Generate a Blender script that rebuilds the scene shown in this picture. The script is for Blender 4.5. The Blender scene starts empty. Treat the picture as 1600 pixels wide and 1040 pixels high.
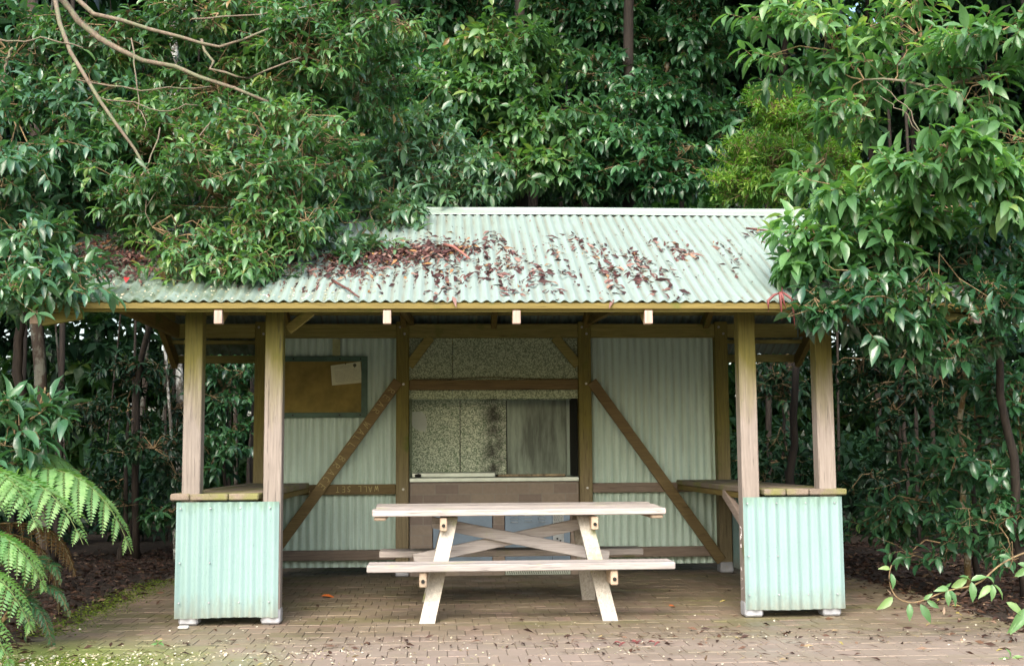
import bpy, math, random
import numpy as np
from mathutils import Vector
R = math.radians
SC = bpy.context.scene
COL = SC.collection

# ---------------------------------------------------------------- camera
CAM = np.array([-.5109, -8.4845, 1.1526]); YAW, PIT, ROL, FPX = .0591, .1014, -.0068, 1869.1
c_, s_ = math.cos(YAW), math.sin(YAW)
_F = np.array([s_, c_, 0.]); _R = np.array([c_, -s_, 0.]); _U = np.array([0, 0, 1.])
c_, s_ = math.cos(PIT), math.sin(PIT)
F2 = c_*_F + s_*_U; U2 = -s_*_F + c_*_U
c_, s_ = math.cos(ROL), math.sin(ROL)
R3 = c_*_R + s_*U2; U3 = -s_*_R + c_*U2
cd = bpy.data.cameras.new('camera'); cam = bpy.data.objects.new('camera', cd); COL.objects.link(cam)
cd.sensor_width = 36; cd.lens = FPX*36/1600; cd.clip_end = 500; cd.clip_start = .05
from mathutils import Matrix
M = Matrix(((R3[0], U3[0], -F2[0], CAM[0]), (R3[1], U3[1], -F2[1], CAM[1]), (R3[2], U3[2], -F2[2], CAM[2]), (0, 0, 0, 1)))
cam.matrix_world = M
SC.camera = cam

def at(u, v, Y):
    """point of the photograph (u, v in its 1600 x 1040 pixels) at building depth Y"""
    r = F2 + R3*(u-800)/FPX - U3*(v-520)/FPX
    return CAM + r*(Y-CAM[1])/r[1]

# ---------------------------------------------------------------- light
W = bpy.data.worlds.new('World'); SC.world = W; W.use_nodes = True
nt = W.node_tree; sky = nt.nodes.new('ShaderNodeTexSky'); sky.sky_type = 'NISHITA'; sky.sun_disc = False
SUN_EL, SUN_AZ = R(41), R(194)      # azimuth clockwise from +Y: high, behind the camera's left shoulder
sky.sun_elevation = SUN_EL; sky.sun_rotation = SUN_AZ; sky.air_density = 1.2; sky.dust_density = 4.0; sky.ozone_density = 1.0
bg = nt.nodes['Background']; nt.links.new(sky.outputs[0], bg.inputs[0]); bg.inputs[1].default_value = .15
sd = bpy.data.lights.new('sun', 'SUN'); sun = bpy.data.objects.new('sun', sd); COL.objects.link(sun)
sd.energy = .9; sd.angle = R(40); sd.color = (1, .985, .965)
dv = Vector((math.sin(SUN_AZ)*math.cos(SUN_EL), math.cos(SUN_AZ)*math.cos(SUN_EL), math.sin(SUN_EL)))
sun.rotation_euler = dv.to_track_quat('Z', 'Y').to_euler(); sun.location = (0, 0, 30)
SC.view_settings.view_transform = 'Standard'; SC.view_settings.look = 'None'
SC.view_settings.exposure = 1.5; SC.view_settings.gamma = 1
SC.cycles.max_bounces = 6; SC.cycles.transparent_max_bounces = 6

# ---------------------------------------------------------------- mesh helpers
class MB:
    """collects polygons; build() links them as one mesh object"""
    def __init__(s): s.v = []; s.f = []; s.r = []; s.n = 0; s.sm = False
    def add(s, V, F, rnd=None):
        V = np.asarray(V, float).reshape(-1, 3); s.v.append(V)
        s.f += [tuple(i+s.n for i in f) for f in F]; s.n += len(V)
        s.r.append(np.full(len(V), random.random() if rnd is None else rnd))
        return s
    def prism(s, p0, p1, w, h, up=(0, 0, 1), ch=.004, rnd=None, jit=0):
        """chamfered plank from p0 to p1, w across, h along up"""
        p0 = np.array(p0, float); p1 = np.array(p1, float)
        d = p1-p0; d /= np.linalg.norm(d); u = np.array(up, float); u -= d*(u@d); u /= np.linalg.norm(u); x = np.cross(d, u)
        a, b = w/2, h/2; c = min(ch, a*.6, b*.6)
        sec = [(-a, -b+c), (-a+c, -b), (a-c, -b), (a, -b+c), (a, b-c), (a-c, b), (-a+c, b), (-a, b-c)]
        V = []
        for p, e in ((p0, 0), (p0, 1), (p1, 1), (p1, 0)):
            ins = 1 if e else 0
            for (q, r_) in sec:
                k = 1-(c/a if not ins else 0)*.9; m = 1-(c/b if not ins else 0)*.9
                sh = d*(c if ins else 0)*(1 if p is p0 else -1)
                V.append(p+sh+x*q*k+u*r_*m)
        V = np.array(V)
        F = []
        for L in range(3):
            for i in range(8):
                j = (i+1) % 8; F.append((L*8+i, L*8+j, L*8+8+j, L*8+8+i))
        F.append(tuple(range(7, -1, -1))); F.append(tuple(range(24, 32)))
        return s.add(V, F, rnd)
    def box(s, x0, x1, y0, y1, z0, z1, ch=.003, rnd=None):
        dx, dy, dz = x1-x0, y1-y0, z1-z0; m = max(dx, dy, dz)
        if m == dx: return s.prism((x0, (y0+y1)/2, (z0+z1)/2), (x1, (y0+y1)/2, (z0+z1)/2), dy, dz, (0, 0, 1), ch, rnd)
        if m == dy: return s.prism(((x0+x1)/2, y0, (z0+z1)/2), ((x0+x1)/2, y1, (z0+z1)/2), dx, dz, (0, 0, 1), ch, rnd)
        return s.prism(((x0+x1)/2, (y0+y1)/2, z0), ((x0+x1)/2, (y0+y1)/2, z1), dx, dy, (0, 1, 0), ch, rnd)
    def tube(s, pts, rad, n=8, rnd=None, cap=True):
        P = np.array(pts, float); k = len(P); rad = np.full(k, rad) if np.isscalar(rad) else np.array(rad)
        T = np.gradient(P, axis=0); T /= np.linalg.norm(T, axis=1)[:, None]+1e-9
        ref = np.array([0, 0, 1.]) if abs(T[0, 2]) < .8 else np.array([1., 0, 0])
        V = []
        for i in range(k):
            a = np.cross(T[i], ref); a /= np.linalg.norm(a); b = np.cross(T[i], a)
            for j in range(n):
                t = 2*math.pi*j/n; V.append(P[i]+rad[i]*(a*math.cos(t)+b*math.sin(t)))
        F = [(i*n+j, i*n+(j+1) % n, (i+1)*n+(j+1) % n, (i+1)*n+j) for i in range(k-1) for j in range(n)]
        if cap: F += [tuple(range(n-1, -1, -1)), tuple(range((k-1)*n, k*n))]
        return s.add(V, F, rnd)
    def build(s, name, mat, parent=None, loc=None, smooth=False, **props):
        V = np.concatenate(s.v); rr = np.concatenate(s.r)
        return mesh_obj(name, V, s.f, mat, parent, loc, smooth, rr, **props)

def root_loc(p):
    while p.parent: p = p.parent
    return np.array(p.location)

def mesh_obj(name, V, F, mat, parent=None, loc=None, smooth=False, rnd=None, **props):
    if parent is not None: off = root_loc(parent)
    elif loc is not None: off = np.array(loc, float)
    else: off = np.zeros(3)
    me = bpy.data.meshes.new(name); V = V-off
    if isinstance(F, np.ndarray):      # all faces the same size
        nf, k = F.shape
        me.vertices.add(len(V)); me.vertices.foreach_set('co', V.astype(np.float32).ravel())
        me.loops.add(nf*k); me.loops.foreach_set('vertex_index', F.astype(np.int32).ravel())
        me.polygons.add(nf); me.polygons.foreach_set('loop_start', np.arange(0, nf*k, k, dtype=np.int32))
        me.update(calc_edges=True)
    else:
        me.from_pydata(V.tolist(), [], F); me.update()
    if rnd is not None:
        a = me.attributes.new('rnd', 'FLOAT', 'POINT'); a.data.foreach_set('value', np.asarray(rnd, np.float32))
    if smooth: me.polygons.foreach_set('use_smooth', np.ones(len(me.polygons), bool))
    me.materials.append(mat)
    o = bpy.data.objects.new(name, me); COL.objects.link(o)
    if parent is not None: o.parent = parent
    elif loc is not None: o.location = tuple(float(t) for t in off)
    for k_, v_ in props.items(): o[k_] = v_
    return o

def thing(name, label, cat, loc, group=None):
    o = bpy.data.objects.new(name, None); COL.objects.link(o); o.location = tuple(float(t) for t in loc)
    o.empty_display_size = .2; o['label'] = label; o['category'] = cat
    if group: o['group'] = group
    return o

# ---------------------------------------------------------------- materials
def new_mat(name):
    m = bpy.data.materials.new(name); m.use_nodes = True; t = m.node_tree
    return m, t, t.nodes['Principled BSDF']
def N(t, typ, **kw):
    n = t.nodes.new(typ)
    for k, v in kw.items():
        if hasattr(n, k): setattr(n, k, v)
    return n
def sock(n, **kw):
    for k, v in kw.items():
        n.inputs[k.replace('_', ' ')].default_value = v
    return n
def ramp(t, src, stops):
    r = t.nodes.new('ShaderNodeValToRGB'); e = r.color_ramp.elements
    while len(e) < len(stops): e.new(.5)
    for q, (p, c) in zip(e, stops): q.position = p; q.color = (*c, 1) if len(c) == 3 else c
    t.links.new(src, r.inputs[0]); return r.outputs[0]
def mixc(t, f, a, b, mode='MIX'):
    m = t.nodes.new('ShaderNodeMix'); m.data_type = 'RGBA'; m.blend_type = mode
    for s, v in ((m.inputs[0], f), (m.inputs[6], a), (m.inputs[7], b)):
        if hasattr(v, 'node'): t.links.new(v, s)
        elif isinstance(v, (int, float)): s.default_value = v
        else: s.default_value = (*v, 1)
    return m.outputs[2]
def math_(t, op, a, b=None, clamp=False):
    m = t.nodes.new('ShaderNodeMath'); m.operation = op; m.use_clamp = clamp
    for s, v in ((m.inputs[0], a), (m.inputs[1], b)):
        if v is None: continue
        if hasattr(v, 'node'): t.links.new(v, s)
        else: s.default_value = v
    return m.outputs[0]
def coord(t, scale=(1, 1, 1), loc=(0, 0, 0)):
    tc = t.nodes.new('ShaderNodeTexCoord'); mp = t.nodes.new('ShaderNodeMapping')
    mp.inputs['Scale'].default_value = scale; mp.inputs['Location'].default_value = loc
    t.links.new(tc.outputs['Object'], mp.inputs[0]); return mp.outputs[0]
def noise(t, vec, scale, detail=4, rough=.55, dist=0):
    n = t.nodes.new('ShaderNodeTexNoise'); t.links.new(vec, n.inputs['Vector'])
    n.inputs['Scale'].default_value = scale; n.inputs['Detail'].default_value = detail; n.inputs['Roughness'].default_value = rough; n.inputs['Distortion'].default_value = dist
    return n.outputs['Fac']
def attr(t, name='rnd'):
    a = t.nodes.new('ShaderNodeAttribute'); a.attribute_name = name; return a.outputs['Fac']
def sep(t, vec):
    s = t.nodes.new('ShaderNodeSeparateXYZ'); t.links.new(vec, s.inputs[0]); return s.outputs
def maprange(t, v, a, b, c=0, d=1):
    m = t.nodes.new('ShaderNodeMapRange'); t.links.new(v, m.inputs[0])
    for i, q in enumerate((a, b, c, d)): m.inputs[i+1].default_value = q
    return m.outputs[0]
def bump(t, b, h, strength=.3, dist=.01):
    n = t.nodes.new('ShaderNodeBump'); n.inputs['Strength'].default_value = strength; n.inputs['Distance'].default_value = dist
    t.links.new(h, n.inputs['Height']); t.links.new(n.outputs[0], b.inputs['Normal'])

def wood(name, axis, dark, light, moss=.0, shelter=None, rough=.75, mosscol=(.10, .13, .02)):
    """weathered timber, grain along axis; shelter=(z0, z1, colour): unbleached colour above z0..z1 where rain never reaches"""
    m, t, b = new_mat(name)
    st = {'x': (1.2, 26, 26), 'y': (26, 1.2, 26), 'z': (26, 26, 1.2)}[axis]
    v = coord(t, st); g = noise(t, v, 3, 6, .65, .6)
    col = ramp(t, g, [(.25, dark), (.5, [(a+c)/2 for a, c in zip(dark, light)]), (.72, light)])
    v2 = coord(t); blot = noise(t, v2, 5, 3)
    col = mixc(t, math_(t, 'MULTIPLY', maprange(t, blot, .35, .75), .45), col, tuple(q*.62 for q in light))
    rn = attr(t); col = mixc(t, 1.0, col, ramp(t, rn, [(0, (.8, .8, .8)), (1, (1.12, 1.1, 1.08))]), 'MULTIPLY')
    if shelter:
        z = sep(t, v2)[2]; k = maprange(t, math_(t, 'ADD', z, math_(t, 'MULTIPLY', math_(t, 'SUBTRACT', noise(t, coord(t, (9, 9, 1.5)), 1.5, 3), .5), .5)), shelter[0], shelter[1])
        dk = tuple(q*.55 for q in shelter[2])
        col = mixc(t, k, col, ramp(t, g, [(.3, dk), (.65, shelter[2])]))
    if moss:
        mm = maprange(t, noise(t, v2, 3.2, 5, .6), .62-moss*.3, .72-moss*.25); col = mixc(t, math_(t, 'MULTIPLY', mm, .8), col, mosscol)
    # drying cracks
    cr = maprange(t, noise(t, coord(t, tuple(q*1.8 for q in st)), 2.2, 3, .5), .30, .36, 1, 0)
    col = mixc(t, math_(t, 'MULTIPLY', cr, .55), col, tuple(q*.25 for q in dark))
    t.links.new(col, b.inputs['Base Color']); b.inputs['Roughness'].default_value = rough
    b.inputs['Specular IOR Level'].default_value = .3
    bump(t, b, math_(t, 'SUBTRACT', g, cr), .35, .006)
    return m

def leafmat(name, stops, trans=.3, rough=.38, spec=.5, tcol=None):
    m, t, b = new_mat(name)
    rn = attr(t); col = ramp(t, rn, stops)
    col = mixc(t, math_(t, 'MULTIPLY', noise(t, coord(t), 14, 2), .35), col, tuple(q*.6 for q in stops[0][1]))
    t.links.new(col, b.inputs['Base Color']); b.inputs['Specular IOR Level'].default_value = spec
    t.links.new(maprange(t, noise(t, coord(t), 9, 3), .35, .65, rough-.06, rough+.16), b.inputs['Roughness'])
    bump(t, b, noise(t, coord(t), 70, 2), .12, .01)
    if trans:
        tr = t.nodes.new('ShaderNodeBsdfTranslucent'); mx = t.nodes.new('ShaderNodeMixShader'); mx.inputs[0].default_value = trans
        t.links.new(mixc(t, 1.0, col, (1.5, 1.7, .55), 'MULTIPLY'), tr.inputs[0])
        t.links.new(b.outputs[0], mx.inputs[1]); t.links.new(tr.outputs[0], mx.inputs[2])
        t.links.new(mx.outputs[0], t.nodes['Material Output'].inputs[0])
    return m

def metal_paint(name, base, dirt_shade, axis='z', rough=.45, valley=0, mossy=0, streak=.5, splash_shade=0):
    m, t, b = new_mat(name); v = coord(t)
    st = {'z': (22, 22, 1.1), 'y': (22, 1.1, 1.1)}[axis]
    g = noise(t, coord(t, st), 1.3, 5, .6); f = maprange(t, g, .45, .75)
    col = mixc(t, math_(t, 'MULTIPLY', f, streak), base, dirt_shade)
    n2 = maprange(t, noise(t, v, 2.2, 5, .6), .48, .72); col = mixc(t, math_(t, 'MULTIPLY', n2, .45), col, tuple(q*.8 for q in base))
    rn = attr(t)
    if valley: col = mixc(t, math_(t, 'MULTIPLY', math_(t, 'MULTIPLY', maprange(t, rn, .40, .02), maprange(t, noise(t, coord(t, (5, 1.2, 1.2)), 2, 4), .3, .6)), valley), col, dirt_shade)
    if mossy:
        x = sep(t, v)[0]; k = maprange(t, math_(t, 'ADD', x, math_(t, 'MULTIPLY', noise(t, v, 2, 3), 1.2)), -.9, -2.0)
        k = math_(t, 'MULTIPLY', k, maprange(t, noise(t, v, 6, 5, .7), .3, .62)); col = mixc(t, math_(t, 'MULTIPLY', k, mossy), col, (.07, .11, .055))
    if splash_shade:
        z = sep(t, v)[2]; zn = math_(t, 'ADD', z, math_(t, 'MULTIPLY', math_(t, 'SUBTRACT', noise(t, coord(t, (14, 14, 4)), 2, 5, .7), .5), .30))
        col = mixc(t, math_(t, 'MULTIPLY', maprange(t, zn, .22, .05), splash_shade), col, (.20, .17, .12))
        col = mixc(t, math_(t, 'MULTIPLY', maprange(t, zn, .76, .84), splash_shade*.8), col, (.13, .22, .12))  # green band under the counter: algae, with the counter's shadow painted in
    sp = maprange(t, noise(t, v, 60, 2), .66, .74); col = mixc(t, math_(t, 'MULTIPLY', sp, .35), col, tuple(q*.5 for q in dirt_shade))
    t.links.new(col, b.inputs['Base Color']); b.inputs['Roughness'].default_value = rough; b.inputs['Specular IOR Level'].default_value = .45
    return m

def plain(name, c, rough=.6, metal=0, var=.25, sc=8, spec=.5):
    m, t, b = new_mat(name); f = noise(t, coord(t), sc, 5, .6)
    t.links.new(mixc(t, maprange(t, f, .35, .7), c, tuple(q*(1-var*1.6) for q in c)), b.inputs['Base Color'])
    b.inputs['Roughness'].default_value = rough; b.inputs['Metallic'].default_value = metal; b.inputs['Specular IOR Level'].default_value = spec
    return m

OLIVE = (.15, .125, .022)
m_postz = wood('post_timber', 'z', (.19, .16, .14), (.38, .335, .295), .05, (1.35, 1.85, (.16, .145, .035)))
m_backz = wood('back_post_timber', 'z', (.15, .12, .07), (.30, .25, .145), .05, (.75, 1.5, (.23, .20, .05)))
m_beamx = wood('beam_timber', 'x', (.19, .165, .045), (.38, .345, .115), .1)
m_beamy = wood('rafter_timber', 'y', (.12, .085, .02), (.26, .20, .06), .1)
m_red = wood('brace_timber', 'x', (.115, .085, .04), (.25, .185, .08), .0)
m_railx = wood('rail_timber', 'x', (.15, .115, .085), (.31, .25, .20), .05)
m_fascia = wood('fascia_timber', 'x', (.15, .115, .03), (.27, .215, .065), .05)
m_end = wood('rafter_end_timber', 'z', (.36, .24, .18), (.6, .46, .39), 0)
m_ctr = wood('counter_timber', 'y', (.18, .14, .11), (.34, .28, .22), .5, mosscol=(.20, .21, .06))
m_tabx = wood('table_timber', 'x', (.25, .225, .21), (.58, .54, .515), .08, mosscol=(.34, .36, .2))
m_tabz = wood('table_leg_timber', 'z', (.27, .25, .215), (.55, .525, .46), .12, mosscol=(.30, .34, .12))
m_taby = wood('bearer_timber', 'y', (.36, .27, .19), (.62, .5, .38), .05)
m_roof = metal_paint('roof_paint', (.295, .385, .35), (.20, .20, .15), 'y', .42, valley=.75, mossy=.9, streak=.35)
m_cap = metal_paint('ridge_paint', (.34, .43, .37), (.35, .38, .3), 'y', .4, mossy=.5, streak=.3)
m_clad = metal_paint('mint_paint', (.265, .40, .385), (.20, .32, .31), 'z', .45, valley=.5, streak=.55, splash_shade=.55)
m_wallm = metal_paint('wall_paint', (.60, .76, .66), (.36, .47, .38), 'z', .4, valley=.8)  # valley darkening paints extra shading into the corrugation
m_foot = plain('galvanised_shoe', (.50, .52, .56), .5, .35)
m_bolt = plain('bolt_steel', (.55, .55, .5), .4, .8)
m_dark = plain('near_black', (.015, .016, .014), .9)  # plain near-black for gaps, slots, knobs and one niche side
m_steel = plain('bench_steel', (.55, .62, .55), .35, .5, .15)
m_chalk = plain('chalk', (.66, .58, .27), .9, 0, .3, 40)
m_bluem = plain('cabinet_steel', (.22, .30, .38), .45, .25, .2, 4)
m_paper = plain('paper', (.68, .70, .48), .8, 0, .08, 12)
m_ink = plain('ink', (.10, .11, .06), .8)
m_ink2 = plain('faint_print', (.38, .40, .24), .8)
m_boardf = plain('board_frame_paint', (.07, .15, .10), .55)
m_cork = plain('cork', (.30, .235, .06), .9, 0, .3, 5)

def spangle(name, a, b_, smoke=0):
    m, t, b = new_mat(name); v = coord(t)
    vo = t.nodes.new('ShaderNodeTexVoronoi'); t.links.new(v, vo.inputs['Vector']); vo.inputs['Scale'].default_value = 115
    s = t.nodes.new('ShaderNodeSeparateColor'); t.links.new(vo.outputs['Color'], s.inputs[0])
    col = mixc(t, maprange(t, s.outputs[0], .25, .75), a, b_)
    if smoke:
        st = maprange(t, noise(t, coord(t, (9, 9, 1.3)), .9, 5, .6), .36, .62)
        x = sep(t, v)[0]; k = maprange(t, math_(t, 'ABSOLUTE', math_(t, 'SUBTRACT', x, .03)), .17, .02)
        k = math_(t, 'MULTIPLY', k, maprange(t, noise(t, v, 7, 4), .35, .6))
        if smoke < 2: col = mixc(t, math_(t, 'MULTIPLY', k, .9), col, (.02, .02, .015))
        if smoke > 1: col = mixc(t, math_(t, 'MULTIPLY', st, .85), (.45, .56, .46), (.09, .11, .09))
    t.links.new(col, b.inputs['Base Color']); b.inputs['Roughness'].default_value = .55; b.inputs['Metallic'].default_value = .15
    return m
m_sp1 = spangle('galvanised_bright', (.20, .30, .18), (.82, .90, .74), 1)
m_sp2 = spangle('galvanised_dull', (.17, .22, .13), (.50, .58, .38))
m_sp3 = spangle('galvanised_smoked', (.1, .12, .1), (.3, .34, .3), 2)

def brickmat():
    m, t, b = new_mat('brickwork'); v = coord(t)
    mp = t.nodes.new('ShaderNodeCombineXYZ'); s = sep(t, v); t.links.new(s[0], mp.inputs[0]); t.links.new(s[2], mp.inputs[1])
    br = t.nodes.new('ShaderNodeTexBrick'); t.links.new(mp.outputs[0], br.inputs['Vector'])
    br.inputs['Color1'].default_value = (.40, .33, .26, 1); br.inputs['Color2'].default_value = (.28, .22, .19, 1); br.inputs['Mortar'].default_value = (.36, .33, .28, 1)
    br.inputs['Scale'].default_value = 1; br.inputs['Mortar Size'].default_value = .004; br.inputs['Brick Width'].default_value = .23; br.inputs['Row Height'].default_value = .097; br.inputs['Bias'].default_value = 0
    t.links.new(mixc(t, math_(t, 'MULTIPLY', noise(t, v, 25, 5), .5), br.outputs[0], (.12, .10, .07)), b.inputs['Base Color'])
    b.inputs['Roughness'].default_value = .9; bump(t, b, br.outputs['Fac'], -.4, .004); return m
m_brick = brickmat()

def pavermat():
    m, t, b = new_mat('clay_pavers'); v = coord(t); rn = attr(t)
    col = ramp(t, rn, [(0, (.16, .125, .08)), (.35, (.20, .155, .10)), (.6, (.22, .17, .115)), (.85, (.23, .16, .12)), (1, (.18, .145, .10))])
    col = mixc(t, math_(t, 'MULTIPLY', maprange(t, noise(t, v, 1.3, 5, .6), .40, .68), .6), col, (.19, .155, .10))
    col = mixc(t, math_(t, 'MULTIPLY', maprange(t, noise(t, v, 26, 4, .7), .45, .8), .45), col, (.13, .105, .075))
    mo = maprange(t, noise(t, coord(t, (.5, 1.8, 1)), 1.7, 6, .7), .50, .62)
    col = mixc(t, math_(t, 'MULTIPLY', mo, .7), col, (.135, .13, .045))
    dk_ = maprange(t, noise(t, coord(t, (.7, 1.5, 1), (3, 7, 0)), 2.3, 6, .72), .54, .66); col = mixc(t, math_(t, 'MULTIPLY', dk_, .6), col, (.085, .065, .045))
    pl_ = maprange(t, noise(t, coord(t, (.8, 1.6, 1), (9, 2, 0)), 5, 6, .75), .58, .68); col = mixc(t, math_(t, 'MULTIPLY', pl_, .45), col, (.42, .36, .30))
    s = sep(t, v)                               # paler towards the front
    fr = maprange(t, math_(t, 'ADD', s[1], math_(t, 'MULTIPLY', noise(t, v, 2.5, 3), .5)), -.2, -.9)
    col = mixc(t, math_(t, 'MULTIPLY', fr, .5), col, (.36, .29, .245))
    k = math_(t, 'MULTIPLY', maprange(t, math_(t, 'ADD', math_(t, 'ADD', s[0], math_(t, 'MULTIPLY', s[1], .55)), math_(t, 'MULTIPLY', noise(t, v, 3, 4), 1.4)), -1.3, -2.5), maprange(t, s[1], -.4, -1.0))
    col = mixc(t, math_(t, 'MULTIPLY', k, .85), col, (.17, .22, .04))
    t.links.new(col, b.inputs['Base Color'])
    rg = maprange(t, noise(t, v, 1.7, 4), .4, .65, .9, .45); t.links.new(rg, b.inputs['Roughness'])
    bump(t, b, noise(t, v, 60, 4, .7), .35, .004); return m
m_paver = pavermat()
m_joint = plain('joint_sand', (.15, .125, .085), .95, 0, .4, 12)
def soilmat():
    m, t, b = new_mat('forest_soil'); v = coord(t)
    col = ramp(t, noise(t, v, 9, 8, .7), [(.3, (.012, .008, .005)), (.5, (.035, .024, .015)), (.7, (.075, .05, .034))])
    mo = maprange(t, noise(t, v, 1.1, 6, .7), .58, .68); s = sep(t, v)
    mo = math_(t, 'MULTIPLY', mo, maprange(t, s[1], 1.5, -.5)); col = mixc(t, math_(t, 'MULTIPLY', mo, .6), col, (.06, .10, .018))
    t.links.new(col, b.inputs['Base Color']); b.inputs['Roughness'].default_value = .9; bump(t, b, noise(t, v, 30, 6, .7), .8, .03); return m
m_soil = soilmat()
def barkmat(name, a, b_, c=None, cs=7):
    m, t, b = new_mat(name); g = noise(t, coord(t, (9, 9, 1.6)), 3, 6, .65)
    col = ramp(t, g, [(.3, a), (.7, b_)])
    if c: col = mixc(t, maprange(t, noise(t, coord(t, (1, 1, .8)), cs, 5, .7), .5, .58), col, c)
    t.links.new(col, b.inputs['Base Color']); b.inputs['Roughness'].default_value = .85; bump(t, b, g, .6, .02); return m
m_bark = barkmat('dark_bark', (.012, .009, .007), (.045, .034, .025))
m_barkl = barkmat('lichen_bark', (.03, .022, .016), (.07, .05, .036), (.13, .135, .11), 5)
m_barkw = barkmat('white_lichen_bark', (.06, .055, .045), (.13, .12, .10), (.50, .52, .49), 9)
m_limb = barkmat('limb_bark', (.10, .075, .05), (.26, .21, .155), (.16, .17, .10), 9)
m_twig = barkmat('twig_bark', (.14, .09, .045), (.34, .25, .13))
m_ystem = barkmat('ochre_stem_bark', (.13, .08, .03), (.32, .23, .11), (.50, .46, .36), 10)

G_MID = leafmat('leaf_mid', [(0, (.045, .12, .055)), (.5, (.095, .225, .09)), (.82, (.16, .32, .105)), (.97, (.30, .42, .12)), (1, (.36, .22, .09))], .32, .30, .9)
G_BLUE = leafmat('leaf_blue_green', [(0, (.036, .11, .058)), (.5, (.075, .195, .10)), (.9, (.125, .27, .12)), (1, (.24, .38, .11))], .26, .27, 1.0)
G_DARK = leafmat('leaf_dark', [(0, (.024, .085, .04)), (.5, (.052, .16, .07)), (.88, (.09, .24, .09)), (.985, (.18, .33, .09)), (1, (.34, .22, .12))], .24, .27, 1.0)
G_SHADE = leafmat('leaf_painted_shade', [(0, (.008, .028, .014)), (.5, (.016, .055, .025)), (.9, (.028, .085, .032)), (1, (.05, .10, .035))], .15, .4, .45)  # leaf green darkened to put the thicket's shade into the colour
G_LITE = leafmat('leaf_light', [(0, (.055, .15, .06)), (.5, (.12, .27, .105)), (.85, (.21, .40, .15)), (1, (.42, .54, .20))], .36, .30, .8)
G_FINE = leafmat('leaf_fine', [(0, (.07, .19, .04)), (.5, (.16, .34, .07)), (1, (.38, .54, .11))], .4, .42)
G_FERN = leafmat('fern_green', [(0, (.11, .26, .10)), (.5, (.20, .40, .16)), (1, (.35, .55, .22))], .42, .42, .5)
G_DFERN = leafmat('dead_fern', [(0, (.07, .04, .02)), (1, (.18, .10, .045))], .2, .8, .2)
G_LITR = leafmat('roof_litter_leaf', [(0, (.035, .014, .014)), (.4, (.09, .036, .034)), (.7, (.17, .078, .07)), (.9, (.34, .21, .175)), (1, (.38, .20, .06))], .08, .6, .4)
G_GND = leafmat('ground_litter_leaf', [(0, (.03, .014, .010)), (.5, (.085, .042, .025)), (.8, (.18, .10, .06)), (.93, (.36, .26, .18)), (1, (.45, .38, .09))], .05, .6, .4)
G_PET = leafmat('pale_petal', [(0, (.5, .42, .28)), (.5, (.72, .66, .52)), (1, (.80, .78, .70))], .2, .7, .3)
G_SOIL = leafmat('forest_floor_leaf', [(0, (.018, .009, .006)), (.6, (.05, .026, .017)), (.95, (.10, .055, .035)), (1, (.28, .20, .12))], .05, .6, .4)
G_MOSS = leafmat('moss_green', [(0, (.06, .10, .015)), (1, (.20, .27, .04))], .2, .9, .2)
m_redleaf = plain('red_leaf', (.55, .04, .04), .5); m_orange = plain('orange_leaf', (.65, .16, .03), .55); m_pink = plain('pink_leaf', (.27, .075, .07), .5, 0, .4, 25)

# ---------------------------------------------------------------- leaves
T8 = (np.array([(0, 0, 0), (-.33, .17, .07), (.33, .17, .07), (0, .18, 0), (-.50, .42, .10), (.50, .42, .10), (0, .43, .015), (-.36, .70, .05), (.36, .70, .05), (0, .71, -.02), (0, 1, -.14)]),
      np.array([(0, 2, 3), (0, 3, 1), (1, 3, 6), (1, 6, 4), (3, 2, 5), (3, 5, 6), (4, 6, 9), (4, 9, 7), (6, 5, 8), (6, 8, 9), (7, 9, 10), (9, 8, 10)]))
T4 = (np.array([(0, 0, 0), (-.5, .42, .05), (.5, .42, .05), (0, .45, 0), (0, 1, -.08)]), np.array([(0, 2, 3), (0, 3, 1), (1, 3, 4), (3, 2, 4)]))
T2 = (np.array([(0, 0, 0), (-.5, .35, .0), (.5, .3, .0), (0, 1, -.05)]), np.array([(0, 2, 3), (0, 3, 1)]))
def unit(a): return a/(np.linalg.norm(a, axis=-1, keepdims=True)+1e-9)
def leaf_mesh(name, P, D, Nn, L, ratio, mat, tmpl=T8, parent=None, loc=None, rng=None, rnd=None, curl=None, **props):
    D = unit(D); Nn = unit(Nn-D*(Nn*D).sum(1)[:, None]); S = np.cross(D, Nn)
    n = len(P); T, F = tmpl; k = len(T); L = np.broadcast_to(L, n)[:, None, None]
    h = T[None, :, 2:3]*np.ones((n, 1, 1))
    if curl is not None: h = h - curl[:, None, None]*(T[None, :, 1:2]**2)
    V = P[:, None, :]+L*(T[None, :, 1:2]*D[:, None, :]+ratio*T[None, :, 0:1]*S[:, None, :]+h*Nn[:, None, :])
    FF = (F[None]+(np.arange(n)*k)[:, None, None]).reshape(-1, 3)
    if rnd is None: rnd = (rng or np.random.default_rng(1)).random(n)
    return mesh_obj(name, V.reshape(-1, 3), FF, mat, parent, loc, False, np.repeat(rnd, k), **props)
def segs(A, B, ra, rb, n=4):
    """many straight tapered sticks"""
    T = unit(B-A); ref = np.where(np.abs(T[:, 2:3]) < .8, np.array([[0, 0, 1.]]), np.array([[1., 0, 0]])); a = unit(np.cross(T, ref)); b = np.cross(T, a)
    th = np.arange(n)*2*np.pi/n; ring = a[:, None]*np.cos(th)[None, :, None]+b[:, None]*np.sin(th)[None, :, None]
    ra = np.broadcast_to(ra, len(A))[:, None, None]; rb = np.broadcast_to(rb, len(A))[:, None, None]
    V = np.concatenate([A[:, None]+ring*ra, B[:, None]+ring*rb], 1)
    F = np.array([(j, (j+1) % n, n+(j+1) % n, n+j) for j in range(n)])
    return V.reshape(-1, 3), (F[None]+(np.arange(len(A))*2*n)[:, None, None]).reshape(-1, 4)

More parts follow.
